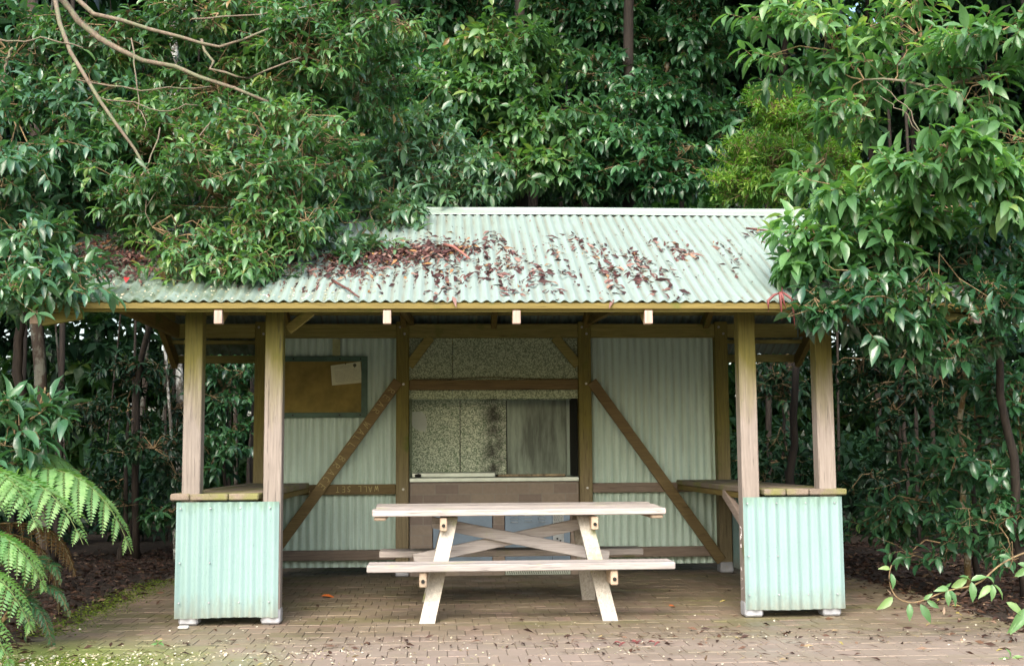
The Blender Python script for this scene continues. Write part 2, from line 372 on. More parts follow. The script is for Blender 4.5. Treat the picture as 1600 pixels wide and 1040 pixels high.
def foliage(ells, seed, L, clump_r=.22, nclump=1.0, ntwig=8, k=7, droop=.35, flat=.55, tw_len=.12, shell=.45, up=.2):
    """ells: list of (centre, (rx, ry, rz)); sub-clumps on the outer shell, twigs in each, a whorl of k leaves on each twig"""
    g = np.random.default_rng(seed); C = []; O = []
    for c, r in ells:
        c = np.asarray(c, float); r = np.asarray(r, float)
        nc = max(4, int(nclump*2.9*((r[0]*r[2]+r[0]*r[1]+r[1]*r[2])/3)/(clump_r**2)))
        d = unit(g.normal(size=(nc, 3))); q = shell+(1-shell)*g.random((nc, 1))**.6
        C.append(c+d*q*r); O.append(unit(d*r))
    C = np.concatenate(C); O = np.concatenate(O); nc = len(C)
    size = clump_r*(.6+.8*g.random(nc))
    m = ntwig; off = g.normal(size=(nc, m, 3))*.55; off[..., 2] *= flat
    tip = C[:, None]+off*size[:, None, None]
    tdir = unit(unit(off)*.8+O[:, None]*.7+g.normal(size=(nc, m, 3))*.35+np.array([0, 0, up]))
    tip = tip.reshape(-1, 3); t = tdir.reshape(-1, 3); base = tip-t*tw_len*(.7+.6*g.random((len(t), 1)))
    n = len(tip); a = unit(np.cross(t, g.normal(size=(n, 3)))); b = np.cross(t, a)
    ph = (np.arange(k)*2*np.pi*.382)[None]+g.random((n, 1))*6.28
    fr = (np.arange(k)/max(1, k-1))[None]                       # 0 = terminal, 1 = further down the twig
    th = R(38)+fr*R(42)+g.normal(size=(n, k))*.16
    D = np.cos(th)[..., None]*t[:, None]+np.sin(th)[..., None]*(np.cos(ph)[..., None]*a[:, None]+np.sin(ph)[..., None]*b[:, None])
    D = D+np.array([0, 0, -1.])*droop*(.5+g.random((n, k, 1)))
    P = tip[:, None]-t[:, None]*tw_len*(fr*.8)[..., None]
    LL = L*(.5+.8*g.random((n, k))**.8)*(.85+.3*g.random((n, 1)))
    NN = np.array([0, 0, 1.])+g.normal(size=(n, k, 3))*.30+t[:, None]*.35
    tone = g.random((nc, 1))*.5                                  # neighbouring leaves share an age and so a tone
    rn = np.clip((np.repeat(tone, m, 0)+g.random((n, k))*.55), 0, 1)
    return dict(P=P.reshape(-1, 3), D=D.reshape(-1, 3), N=NN.reshape(-1, 3), L=LL.ravel(), r=rn.ravel(), base=base, tip=tip, C=C, g=g, m=m)

def tree(name, label, ells, trunk, seed, L, mat, cat='tree', ratio=.34, bark=None, tmpl=T8, trad=(.1, .04), branches=True, twigs=True, limbs=(), group=None, hubs=None, **kw):
    """trunk: list of points, ground first"""
    root = thing(name, label, cat, trunk[0], group); bark = bark or m_bark
    P = np.array(trunk, float); n = 14; ts = np.linspace(0, len(P)-1, n)
    pts = np.stack([np.interp(ts, range(len(P)), P[:, i]) for i in range(3)], 1)
    g = np.random.default_rng(seed+7); pts[1:] += g.normal(size=(n-1, 3))*np.array([.02, .02, .01])
    MB().tube(pts, np.linspace(trad[0], trad[1], n), 9).build('trunk', bark, root, smooth=True)
    for q in limbs:
        pp, r0, r1 = q[:3]; pp = np.array(pp); ts2 = np.linspace(0, len(pp)-1, 10)
        p2 = np.stack([np.interp(ts2, range(len(pp)), pp[:, i]) for i in range(3)], 1); p2[1:-1] += g.normal(size=(8, 3))*.012
        MB().tube(p2, np.linspace(r0, r1, 10), 7).build('limb', q[3] if len(q) > 3 else m_limb, root, smooth=True)
    f = foliage(ells, seed, L, **kw)
    cr = leaf_mesh('crown', f['P'], f['D'], f['N'], f['L'], ratio, mat, tmpl, root, rnd=f['r'])
    if branches:
        C = f['C']; hub = np.concatenate([pts[5:], np.array([e[0] for e in ells])]) if hubs is None else np.array(hubs)
        dd = np.linalg.norm(C[:, None]-hub[None], axis=2); hb = hub[dd.argmin(1)]
        mid = (C+hb)/2+np.array([0, 0, .05])+f['g'].normal(size=C.shape)*.04
        A = [hb, mid]; B = [mid, C]; ra = [np.full(len(C), .009), np.full(len(C), .006)]; rb = [np.full(len(C), .006), np.full(len(C), .004)]
        sk = [pts]+[np.array(q[0]) for q in limbs]; sk = np.concatenate([np.stack([np.interp(np.linspace(0, len(p_)-1, 14), range(len(p_)), p_[:, i]) for i in range(3)], 1) for p_ in sk])
        H_ = np.array([e[0] for e in ells]) if hubs is None else hub; d2 = np.linalg.norm(H_[:, None]-sk[None], axis=2); K_ = sk[d2.argmin(1)]; gq = f['g']; ln_ = np.linalg.norm(H_-K_, axis=1)[:, None]; prev = K_
        for j_ in range(1, 8):
            w_ = j_/7; cur = K_*(1-w_)+H_*w_+np.array([0, 0, .22])*ln_*w_*(1-w_)*1.6+(gq.normal(size=H_.shape)*.045*ln_ if j_ < 7 else 0)
            A.append(prev); B.append(cur); ra.append(np.full(len(H_), .0095-.0008*j_)); rb.append(np.full(len(H_), .0087-.0008*j_)); prev = cur
        if twigs:
            cc = np.repeat(C, f['m'], 0)
            A += [cc, f['base']]; B += [f['base'], f['tip']]
            k_ = len(cc); ra += [np.full(k_, .0035), np.full(k_, .0026)]; rb += [np.full(k_, .0026), np.full(k_, .0018)]
        V, F = segs(np.concatenate(A), np.concatenate(B), np.concatenate(ra), np.concatenate(rb), 3)
        mesh_obj('branchwork', V, F, m_twig, root, smooth=True, rnd=np.full(len(V), .5))
    return root

# ================================================================ GROUND
gv = []; gf = []; n = 60
xs = np.concatenate([np.linspace(-300, -12, 8), np.linspace(-11, 11, 45), np.linspace(12, 300, 8)]); ys = np.concatenate([np.linspace(-300, -10, 8), np.linspace(-9, 20, 50), np.linspace(22, 300, 8)])
gg = np.random.default_rng(3); X, Y = np.meshgrid(xs, ys)
Z = -.035+.02*np.sin(X*1.7)*np.cos(Y*1.3)*((np.abs(X) > 3.6)) + gg.normal(size=X.shape)*.006
Z = np.where((np.abs(X) > 4.2) | (Y > 5), Z+.03, Z-.02)
V = np.stack([X, Y, Z], 2).reshape(-1, 3); nx = len(xs)
F = np.array([(j*nx+i, j*nx+i+1, (j+1)*nx+i+1, (j+1)*nx+i) for j in range(len(ys)-1) for i in range(nx-1)])
mesh_obj('ground', V, F, m_soil, smooth=True, kind='structure')
# paving: every clay paver is modelled, laid stack bond in courses, over a sand bed
def pav_in(x, y):
    left = -3.12+.05*math.sin(y*2.1) if y > -.45 else -3.0-(-.45-y)*1.6
    return left < x < 3.32+.06*math.sin(y*1.7)+(.5 if y < -.3 else 0)-(0 if y > -.3 else 0) and y < 4.3
rg = random.Random(5); pv = MB(); bw, bl = .1165, .232
j = 0; y = -3.4
while y < 4.3:
    course = bl if (j % 4) else bw
    w = bw if (j % 4) else bl
    offx = (0, .058, .0, .058)[j % 4]+rg.uniform(-.006, .006)
    x = -5.6+offx
    while x < 4.2:
        if pav_in(x+w/2, y+course/2):
            g_ = .0011; z = rg.gauss(0, .0011); sx, sy = rg.gauss(0, .006), rg.gauss(0, .006)
            x0, x1, y0, y1 = x+g_+rg.uniform(0, .0015), x+w-g_, y+g_, y+course-g_-rg.uniform(0, .0015); c = .0026
            def zz(a, b, h): return (a, b, z+h+sx*(a-(x0+x1)/2)+sy*(b-(y0+y1)/2))
            Vv = [zz(x0, y0, -.004), zz(x1, y0, -.004), zz(x1, y1, -.004), zz(x0, y1, -.004), zz(x0+c, y0+c, 0), zz(x1-c, y0+c, 0), zz(x1-c, y1-c, 0), zz(x0+c, y1-c, 0),
                  (x0, y0, -.02), (x1, y0, -.02), (x1, y1, -.02), (x0, y1, -.02)]
            pv.add(Vv, [(4, 5, 6, 7), (0, 1, 5, 4), (1, 2, 6, 5), (2, 3, 7, 6), (3, 0, 4, 7), (8, 9, 1, 0), (9, 10, 2, 1), (10, 11, 3, 2), (11, 8, 0, 3)], rg.random())
        x += w
    y += course; j += 1
pv.build('paving', m_paver, kind='structure')
sb = MB()
for (x0, x1, y0, y1) in ((-3.15, 3.36, -.42, 4.2), (-3.2, 3.86, -.7, -.424), (-3.9, 3.86, -1.1, -.704), (-5.3, 3.86, -3.4, -1.104)):
    sb.add([(x0, y0, -.0065), (x1, y0, -.0065), (x1, y1, -.0065), (x0, y1, -.0065)], [(0, 1, 2, 3)])
sb.build('paving_bed', m_joint, kind='structure')

# ================================================================ SHELTER
XO, XI, XM, D_ = 2.25, 1.69, .89, 3.15
EY, EZ, RY, RZ = -.42, 2.193, 1.75, 3.265
SL = (RZ-EZ)/(RY-EY); BY = 2*RY-EY
def roofz(y): return RZ-SL*abs(y-RY)
sh = thing('picnic_shelter', 'open timber picnic shelter with pale green corrugated roof and mint corrugated end panels', 'shelter', (0, 1.5, 0))
PW = .125
def post(x, y, z1, mat):
    b = MB(); b.box(x-PW/2, x+PW/2, y-PW/2, y+PW/2, .075, z1, .006); p = b.build('post', mat, sh)
    f = MB(); f.box(x-PW/2-.004, x+PW/2+.004, y-PW/2-.004, y+PW/2+.004, .004, .115, .012); f.build('post_shoe', m_foot, p)
    q = MB(); q.tube([(x, y-PW/2-.012, .065), (x, y-PW/2, .065)], .008, 6); q.build('bolt', m_bolt, p)
    return p
for x in (-XO, -XI, XI, XO): post(x, .0625, roofz(.06)-.06, m_postz)
# galvanised panel plus feet: front post faces stand at Y = 0
for x in (-XO, -XM, XM, XO):
    p = post(x, D_+.06, 2.45, m_backz)
    for (dx, z) in ((-.025, 2.395), (.02, 2.33))+(((.01, 1.84), (.01, .83)) if abs(x) < 1 else ()):
        MB().tube([(x+dx, D_-.012, z), (x+dx, D_, z)], .012, 8).build('bolt', m_bolt, p)
# plates and beams
def beam(name, x0, x1, y0, y1, z0, z1, mat=None): return MB().box(x0, x1, y0, y1, z0, z1, .005).build(name, mat or m_beamx, sh)
H = PW/2
for a, b_ in ((-3.08, -XO-H), (-XO+H, -XM-H), (-XM+H, XM-H), (XM+H, XO-H), (XO+H, 3.02)):
    beam('top_plate', a+.001, b_-.001, D_+.01, D_+.08, 2.295, 2.43)
beam('front_plate', -3.1, 3.1, .13, .175, 2.2, 2.335)
# rails of the rear wall
beam('rail', -XO+H+.002, -XM-H-.002, D_+.03, D_+.07, .782, .88, m_red)
beam('rail', XM+H+.002, XO-H-.002, D_+.03, D_+.07, .782, .875, m_railx)
beam('rail', -XO+H+.002, -XM-H-.002, D_+.02, D_+.09, .160, .256, m_railx)
beam('rail', XM+H+.002, XO-H-.002, D_+.02, D_+.09, .160, .256, m_railx)
beam('lintel', -XM+H+.002, XM-H-.002, D_+.015, D_+.07, 1.785, 1.882, m_red)
# slightly sprung lining edge above the lintel
MB().tube([(x, D_+.03, 1.886+.022*math.exp(-((x+.05)/.35)**2)) for x in np.linspace(-.8, .82, 24)], .004, 6).build('lining_edge', m_red, sh)
# diagonal braces
MB().prism((-2.10, D_-.0, .25), (-.93, D_-.0, 1.87), .045, .10, (0, 0, 1), .004).build('brace', m_red, sh)
MB().prism((.955, D_-.0, 1.86), (2.20, D_-.0, .115), .045, .10, (0, 0, 1), .004).build('brace', m_red, sh)
MB().prism((-.83, D_+.03, 2.02), (-.62, D_+.03, 2.30), .045, .09, (0, 0, 1)).build('knee_brace', m_beamx, sh)
MB().prism((.83, D_+.03, 2.02), (.60, D_+.03, 2.30), .045, .09, (0, 0, 1)).build('knee_brace', m_beamx, sh)
# chalked carpenter's words, upside down as in the photograph
GLY = {'A': [[(0, 0), (.3, 1), (.6, 0)], [(.12, .4), (.48, .4)]], 'B': [[(0, 0), (0, 1), (.4, .95), (.45, .7), (.05, .52), (.5, .4), (.5, .1), (0, 0)]],
       'C': [[(.5, .85), (.25, 1), (.02, .6), (.05, .2), (.3, 0), (.55, .12)]], 'E': [[(.5, 1), (0, 1), (0, 0), (.5, 0)], [(0, .52), (.4, .52)]],
       'L': [[(0, 1), (0, 0), (.5, 0)]], 'R': [[(0, 0), (0, 1), (.45, .95), (.48, .6), (0, .5), (.5, 0)]], 'S': [[(.5, .9), (.2, 1), (.02, .75), (.45, .4), (.45, .08), (.1, 0), (0, .12)]],
       'T': [[(0, 1), (.6, 1)], [(.3, 1), (.3, 0)]], 'W': [[(0, 1), (.15, 0), (.35, .7), (.52, 0), (.7, 1)]], '3': [[(.05, .95), (.4, .95), (.2, .58), (.45, .35), (.3, 0), (0, .08)]],
       '"': [[(.1, 1), (.06, .75)], [(.28, 1), (.24, .75)]], ' ': []}
def scrawl(text, p, d, u, h, adv, y, seed):
    """strokes on the plane Y=y; p start, d reading direction, u letter-up (both x, z)"""
    b = MB(); g = random.Random(seed); s = 0
    for ch in text:
        jj = g.uniform(-.07, .07)*h
        for st in GLY[ch]:
            pts = [(p[0]+d[0]*(s+a*h)+u[0]*(c*h+jj), y, p[1]+d[1]*(s+a*h)+u[1]*(c*h+jj)) for a, c in st]
            for q, r_ in zip(pts[:-1], pts[1:]): b.tube([q, r_], .0028, 5)
        s += adv*h*(1.0 if ch != ' ' else .9)*(1.15 if ch == 'W' else 1)
    return b
scrawl('WALL SET', (-1.12, .862), (-1, 0), (0, -1), .052, 1.02, D_+.0285, 1).build('chalk_writing', m_chalk, sh)
scrawl('"3"', (-1.775, .862), (-1, 0), (0, -1), .052, 1.0, D_+.0285, 6).build('chalk_writing', m_chalk, sh)
bd = np.array([-1.17, -1.62]); bd /= np.linalg.norm(bd); bu = np.array([-bd[1], bd[0]])   # up = reading direction turned 90 deg
st_ = np.array([-.93, 1.87])+bd*.10-bu*.032
scrawl('REAR WALL BRACE', st_, bd, bu, .062, 1.3, D_-.0245, 2).build('chalk_writing', m_chalk, sh)
# corrugated sheets
def corr(name, fn, x0, x1, rows, mat, parent, amp=.0085, pitch=.076, seg=8, thick=.0022, **props):
    """fn(x, k, h) -> point: h = offset along the sheet normal, k = row parameter"""
    nx = int(round((x1-x0)/pitch*seg)); V = []; rn = []
    for side in (0, 1):
        for k in rows:
            for i in range(nx+1):
                x = x0+(x1-x0)*i/nx; w = math.cos(2*math.pi*(x-x0)/pitch); V.append(fn(x, k, amp*w-side*thick)); rn.append(.5+.5*w)
    nr = len(rows); w_ = nx+1; F = []
    for j in range(nr-1):
        for i in range(nx):
            a = j*w_+i; F.append((a, a+1, a+w_+1, a+w_)); a += nr*w_; F.append((a, a+w_, a+w_+1, a+1))
    o = nr*w_; Vn = len(V)
    for base in (0, (nr-1)*w_):
        k0 = len(V); V += V[base:base+w_]+V[base+o:base+o+w_]; rn += rn[base:base+w_]*2
        for i in range(nx): F.append((k0+i, k0+w_+i, k0+w_+i+1, k0+i+1) if base == 0 else (k0+i, k0+i+1, k0+w_+i+1, k0+w_+i))
    for i in (0, nx):
        k0 = len(V); V += [V[j*w_+i] for j in range(nr)]+[V[o+j*w_+i] for j in range(nr)]; rn += [rn[i]]*(2*nr)
        for j in range(nr-1): F.append((k0+j, k0+j+1, k0+nr+j+1, k0+nr+j) if i == 0 else (k0+j, k0+nr+j, k0+nr+j+1, k0+j+1))
    return mesh_obj(name, np.array(V), F, mat, parent, None, True, rn, **props)
nrm = np.array([0, -SL, 1])/math.hypot(1, SL)
def front_roof(x, k, h):
    y = EY+(RY-EY)*k; sag = -.004*math.sin(math.pi*k*3)*math.sin(x*1.1); return (x, y-SL*h/math.hypot(1, SL), EZ+SL*(y-EY)+h+sag)
def back_roof(x, k, h):
    y = RY+(BY-RY)*k; return (x, y+SL*h/math.hypot(1, SL), RZ-SL*(y-RY)+h)
corr('roof_sheeting', front_roof, -3.32, 3.32, np.linspace(0, .985, 12), m_roof, sh, thick=.003)
corr('roof_sheeting', back_roof, -3.32, 3.32, np.linspace(.015, 1, 8), m_roof, sh, thick=.003)
# ridge capping: two aprons and a rolled top, lapped sheet ends behind it
b = MB(); prof = [(-.155, -.155*SL+.012), (-.15, -.15*SL+.018), (-.04, .006-.04*SL+.014), (-.018, .022), (0, .03), (.018, .022), (.04, .006-.04*SL+.014), (.15, -.15*SL+.018), (.155, -.155*SL+.012)]
xx = np.linspace(-3.34, 3.34, 30); V = [(x, RY+a, RZ+c+.002*math.sin(x*2.3)) for x in xx for a, c in prof]; k = len(prof)
b.add(V, [(i*k+j, (i+1)*k+j, (i+1)*k+j+1, i*k+j+1) for i in range(29) for j in range(k-1)], .5); b.build('ridge_cap', m_cap, sh, smooth=False)
corr('lapped_sheet_end', lambda x, k, h: (x, RY+.16+k*.25+h*.3, RZ+.045+h-.10*k), -.55, .72, (0, 1), plain('weathered_sheet', (.10, .085, .08), .7), sh)
MB().box(-3.3, 3.3, EY+.012, EY+.05, EZ-.052, EZ-.0105, .003).build('fascia', m_fascia, sh)
MB().box(-3.3, 3.3, EY+.052, EY+.09, EZ-.066, EZ-.010, .003).build('fascia', m_beamx, sh)
MB().box(-3.3, 3.3, BY-.05, BY-.012, EZ-.09, EZ-.0105, .003).build('fascia', m_beamx, sh)
for k in (.2, .42, .64, .86):
    for s in (-1, 1):
        y = RY+s*(RY-EY)*k; z = roofz(y)-.0115-.037; beam('batten', -3.28, 3.28, y-.035, y+.035, z-.019, z+.017)
for x in (-3.22, -2.01, -.88, .0, .908, 2.1, 3.22):
    d = .125; off = .056+d/2
    for s in (-1, 1):
        y0 = RY+s*(RY-EY-.055); y1 = RY+s*.012
        r_ = MB().prism((x, y0, roofz(y0)-off), (x, y1, roofz(y1)-off), .055, d, (0, 0, 1), .003).build('rafter', m_beamy, sh)
        if s < 0:   # end-grain face, front light put into its pale colour
            MB().box(x-.027, x+.027, y0-.036, y0-.0005+.03, roofz(y0)-off-.060, roofz(y0)-off+.03, .002).build('end_grain', m_end, r_)
beam('ridge_beam', -3.2, 3.2, RY-.01, RY+.01, RZ-.3, RZ-.05)
for s in (-1, 1):                                # gable-end beam and infill boards, knee braces to the eave
    x = s*3.06
    MB().prism((x, .35, 2.36), (x, D_+.02, 2.36), .05, .125, (0, 0, 1)).build('end_beam', m_beamy, sh)
    g = MB()
    for i in range(20):
        y = .45+i*.13
        if y > 3.1: break
        zt = min(roofz(y), roofz(y+.12))-.20
        if zt > 2.45: g.box(x-s*.03-.009, x-s*.03+.009, y, y+.127, 2.425, zt, .002)
    g.build('gable_boards', m_backz, sh)
    MB().prism((s*3.2, -.30, 2.07), (s*2.93, -.30, 2.12), .05, .07, (0, 0, 1)).build('outrigger', m_beamx, sh)
MB().prism((-1.62, .2, 2.06), (-1.45, .2, 2.2), .04, .07, (0, 0, 1)).build('knee_brace', m_beamx, sh)
MB().prism((-.8, D_+.0, 2.45), (-.93, .4, 2.42), .05, .07).build('tie', m_beamy, sh)
MB().prism((.93, D_+.0, 2.45), (1.1, .4, 2.42), .05, .07).build('tie', m_beamy, sh)
# rear wall sheets
wf = lambda x, k, h: (x, D_+.115-h, .088+(2.40-.088)*k)
corr('wall_sheeting', wf, -2.31, -.83, (0, .25, .5, .75, 1), m_wallm, sh, amp=.012)
corr('wall_sheeting', wf, .84, 2.31, (0, .25, .5, .75, 1), m_wallm, sh, amp=.012)
# front end panels, with roofing screws
for (a, b_) in ((-2.338, -1.638), (1.622, 2.342)):
    p = corr('end_panel', lambda x, k, h: (x, -.024-h*.9, .055+(.842-.055)*k+.003*math.sin(x*9)*(k < .1)), a, b_, (0, .2, .4, .6, .8, 1), m_clad, sh, amp=.0105, pitch=(b_-a)/9.5 if a < 0 else (b_-a)/9.5)
    rr = random.Random(3)
    for x in np.linspace(a+.03, b_-.06, 4):
        for z in (.80, .43, .16):
            if rr.random() < .75: MB().tube([(x, -.040, z), (x, -.025, z)], .0055, 6).build('screw', m_foot, p)
for s in (-1, 1):                                 # side cladding below the counters
    corr('side_panel', lambda yv, k, h: (s*(XO+.075)+s*h*.9, yv, .055+(.842-.055)*k), .06, 3.2, (0, .5, 1), m_clad, sh)
# counters
for s in (-1, 1):
    rr = random.Random(8+s); edges = [1.772, 1.935, 2.10, 2.375] if s > 0 else [1.775, 1.985, 2.25, 2.385]
    zt = .900
    for i in range(3):
        x0, x1 = edges[i]+.003, edges[i+1]-.003
        y0 = -.045 if i < 2 or s > 0 else -.04
        c = MB(); c.box(*(sorted((s*x0, s*x1))), y0, D_+.02, zt-.046, zt+rr.uniform(-.003, .003), .008); c.build('counter_plank', m_ctr, sh)
    # bearer and struts
    MB().prism((s*1.80, .14, .83), (s*1.80, D_, .83), .04, .045).build('counter_bearer', m_beamy, sh)
    MB().prism((s*(XI+.05), .10, .52), (s*1.80, 1.25, .835), .045, .08).build('counter_strut', wood('strut_timber%d' % s, 'y', (.22, .17, .14), (.40, .33, .28)), sh)
# faint stencil marks on the inner cheek of the right post
q = MB(); rr = random.Random(4)
for z in (.62, .585, .55, .50, .33, .27, .2):
    pts = [(XI-H-.001, .04+rr.uniform(0, .05), z+rr.uniform(-.02, .02)) for _ in range(4)]
    q.tube(pts, .003, 4)
q.build('paint_marks', plain('white_marks', (.75, .7, .7), .8), sh)

# ================================================================ BARBECUE BAY
bb = thing('barbecue_bay', 'brick and steel barbecue bay with speckled galvanised splashback in the shelter rear wall', 'barbecue', (0, 3.4, 0))
BX0, BX1, NB = -XM+H+.006, XM-H-.006, 3.9
bk = MB()
for (a, b_, z0, z1) in ((BX0, BX1, .62, .892), (BX0, -.60, 0, .617), (-.02, .095, 0, .617), (.735, BX1, 0, .617), (-.60, -.02, 0, .075)):
    bk.box(a+.001, b_-.001, D_+.05, D_+.16, z0, z1, .002)
bk.box(BX0, BX1, D_+.2, NB, 0, .88, .002)
bk.build('brick_base', m_brick, bb)
def panel(name, x0, x1, y, z0, z1, mat, parent=bb, t=.006): return MB().box(x0, x1, y, y+t, z0, z1, .0015).build(name, mat, parent)
d1 = panel('cupboard_door', -.595, -.025, D_+.045, .085, .61, m_bluem)
MB().box(-.075, -.055, D_+.025, D_+.044, .33, .42, .002).build('handle', m_bolt, d1)
cb = panel('control_panel', .10, .73, D_+.038, .075, .61, m_bluem, t=.05)
m_lv = plain('louvre_steel', (.42, .5, .56), .35, .5)
for cx_ in (.19, .325, .455):
    for z in (.565, .535, .505): MB().box(cx_-.036, cx_+.036, D_+.026, D_+.0375, z-.004, z+.006, .003).build('louvre', m_lv, cb)
MB().box(.555, .558, D_+.034, D_+.0375, .08, .605, .001).build('door_gap', m_dark, cb)
lb = MB().box(.565, .67, D_+.033, D_+.0372, .29, .60, .001).build('instruction_plate', plain('label_grey', (.52, .56, .56), .6), cb)
q = MB(); rr = random.Random(9)
for z in np.arange(.47, .59, .012):
    a = .572
    while a < .655:
        l = rr.uniform(.006, .02); q.box(a, min(a+l, .664), D_+.0305, D_+.0328, z, z+.004, .0005); a += l+.005
q.build('small_print', m_ink, lb)
for (a, z) in ((.605, .345), (.635, .325), (.59, .32)): MB().tube([(a, D_+.024, z), (a, D_+.0326, z)], .009, 10).build('push_button', m_dark, lb)
q = MB(); q.box(.10, .73, D_+.028, D_+.037, .004, .062, .002)
vt = q.build('vent_strip', m_steel, cb)
q = MB()
for x in np.linspace(.115, .70, 34): q.prism((x, D_+.0262, .012), (x+.012, D_+.0262, .054), .003, .005, (1, 0, 0), .0005)
q.build('vent_slots', m_dark, vt)
bt = MB(); bt.box(BX0, BX1, D_+.02, NB-.02, .896, .937, .004); bench_top = bt.build('bench_top', m_steel, bb)
# splashback panels of the niche
panel('splashback', BX0, -.325, NB, .94, 1.745, m_sp1); panel('splashback', -.318, .155, NB, .94, 1.745, m_sp1)
panel('splashback', .165, .78, NB-.004, .94, 1.735, m_sp3)
MB().box(.156, .164, NB-.004, NB+.002, .94, 1.735, .001).build('smoke_joint', m_dark, bb)
MB().box(-.325, -.318, NB+.003, NB+.006, .94, 1.745, .0008).build('smoke_joint', m_dark, bb)
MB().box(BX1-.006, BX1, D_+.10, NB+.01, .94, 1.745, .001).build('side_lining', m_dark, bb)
MB().box(BX0, BX0+.006, D_+.10, NB+.01, .94, 1.745, .001).build('side_lining', m_sp2, bb)
MB().box(BX0, BX1, NB-.15, NB-.002, 1.715, 1.745, .002).build('top_lip', m_sp1, bb)
MB().box(BX0, BX1, D_+.10, NB, 1.750, 1.757, .001).build('niche_ceiling', m_sp2, bb)
panel('upper_panel', BX0-.05, -.405, D_+.09, 1.70, 2.42, m_sp2); panel('upper_panel', -.40, BX1+.05, D_+.09, 1.70, 2.42, m_sp2)
panel('housing_back', BX0-.05, BX1+.05, NB+.012, 0, 1.95, m_wallm)
for x in (BX0-.06, BX1+.05): MB().box(x, x+.01, D_+.13, NB+.01, 0, 1.95, .001).build('housing_side', m_wallm, bb)
# painted-over patch with a drip
pa = [(-.83+.155*t_, z_) for t_, z_ in ((0, 1.60), (.75, 1.60), (.98, 1.56), (1.08, 1.50), (1.07, 1.44), (1.0, 1.41), (.95, 1.385), (.88, 1.40), (.55, 1.405), (.25, 1.43), (.08, 1.46), (0, 1.50))]
q = MB(); nb = len(pa); q.add([(x, NB-.003, z) for x, z in pa]+[(x, NB-.0004, z) for x, z in pa], [tuple(range(nb))]+[(i, (i+1) % nb, (i+1) % nb+nb, i+nb) for i in range(nb)])
q.build('paint_patch', plain('patch_paint', (.78, .85, .78), .6, 0, .08), bb)
# lid over the left-hand plate, rusty hotplate on the right
q = MB(); q.box(-.80, .01, D_+.10, D_+.5, .939, .985, .006); lid = q.build('sink_cover', m_steel, bb)
q = MB(); q.tube([(-.77, D_+.06, .958), (-.71, D_+.06, .958)], .014, 8); q.tube([(-.735, D_+.08, .958), (-.735, D_+.05, .962)], .018, 8); q.build('tap_knob', m_dark, lid)
q = MB(); q.box(.03, .70, D_+.08, D_+.55, .939, .955, .004); hp = q.build('hotplate', plain('rusty_iron', (.16, .075, .025), .7, .2, .5, 14), bb)
q = MB(); q.box(.04, .69, D_+.066, D_+.078, .944, .966, .003); q.build('rim', plain('rim_steel', (.45, .36, .22), .5, .3, .5, 20), hp)
q = MB(); q.tube([(.30+.05*math.cos(a), D_+.3, .962+.03*math.sin(a)) for a in np.linspace(0, math.pi, 9)], .004, 6); q.build('handle', m_bolt, hp)

# ================================================================ NOTICE BOARD
nb_ = thing('notice_board', 'cork notice board in a dark green frame on the left rear wall', 'notice board', (-1.7, D_+.09, 1.52))
x0, x1, z0, z1 = -2.17, -1.232, 1.522, 2.12; yb = D_+.083
q = MB()
q.box(x0, x1, yb-.012, yb+.01, z1-.05, z1, .002); q.box(x0, x1, yb-.012, yb+.01, z0, z0+.05, .002)
q.box(x0, x0+.05, yb-.0125, yb+.01, z0+.051, z1-.051, .002); q.box(x1-.06, x1, yb-.0125, yb+.01, z0+.051, z1-.051, .002)
fr = q.build('frame', m_boardf, nb_)
MB().box(x0+.051, x1-.061, yb-.004, yb+.008, z0+.051, z1-.051, .001).build('cork_sheet', m_cork, nb_)
for x in (-1.95, -1.5, -1.3):
    for z in (z0+.025, z1-.025): MB().tube([(x, yb-.017, z), (x, yb-.012, z)], .008, 8).build('screw', m_dark, fr)
MB().box(-1.575, -1.50, D_+.086, D_+.095, 2.125, 2.29, .002).build('hanging_strap', plain('strap_paint', (.48, .52, .26), .7), nb_)
A = np.array([-1.590, 2.028]); Bp = np.array([-1.302, 2.068]); Cc = np.array([-1.284, 1.862]); Dd = np.array([-1.574, 1.835])
nt_ = thing('pinned_notice', 'cream printed notice pinned crookedly to the cork notice board', 'notice', (-1.44, D_+.07, 1.95))
q = MB(); yp = yb-.0065; V = []; m_ = 8
for j in range(m_+1):
    for i in range(m_+1):
        a = i/m_; c = j/m_; p = (A*(1-a)+Bp*a)*(1-c)+(Dd*(1-a)+Cc*a)*c; V.append((p[0], yp-.004*math.sin(a*3.1)*c-.006*(c**3)*(1-a), p[1]))
n_ = len(V); V2 = V+[(x, y+.0008, z) for x, y, z in V]
q.add(V2, [(j*(m_+1)+i, j*(m_+1)+i+1, (j+1)*(m_+1)+i+1, (j+1)*(m_+1)+i) for j in range(m_) for i in range(m_)]+[(n_+j*(m_+1)+i, n_+(j+1)*(m_+1)+i, n_+(j+1)*(m_+1)+i+1, n_+j*(m_+1)+i+1) for j in range(m_) for i in range(m_)])
q.build('sheet', m_paper, nt_, smooth=True)
def onp(a, c): p = (A*(1-a)+Bp*a)*(1-c)+(Dd*(1-a)+Cc*a)*c; return (p[0], yp-.0022-.004*math.sin(a*3.1)*c-.006*(c**3)*(1-a), p[1])
q = MB(); rr = random.Random(2)
for c in (.10, .15, .20, .32, .38, .44, .50, .56, .62, .68, .74, .80, .86):
    a = .12
    while a < (.6 if c < .25 else rr.uniform(.75, .9)):
        l = rr.uniform(.05, .16); q.tube([onp(a, c), onp(a+l, c)], .0009, 4); a += l+.02
q.build('printed_lines', m_ink2, nt_)
q = MB(); ex = onp(.80, .14); q.tube([(ex[0]-.0, ex[1]-.0006, ex[2]), (ex[0], ex[1]+.0015, ex[2])], .017, 10)
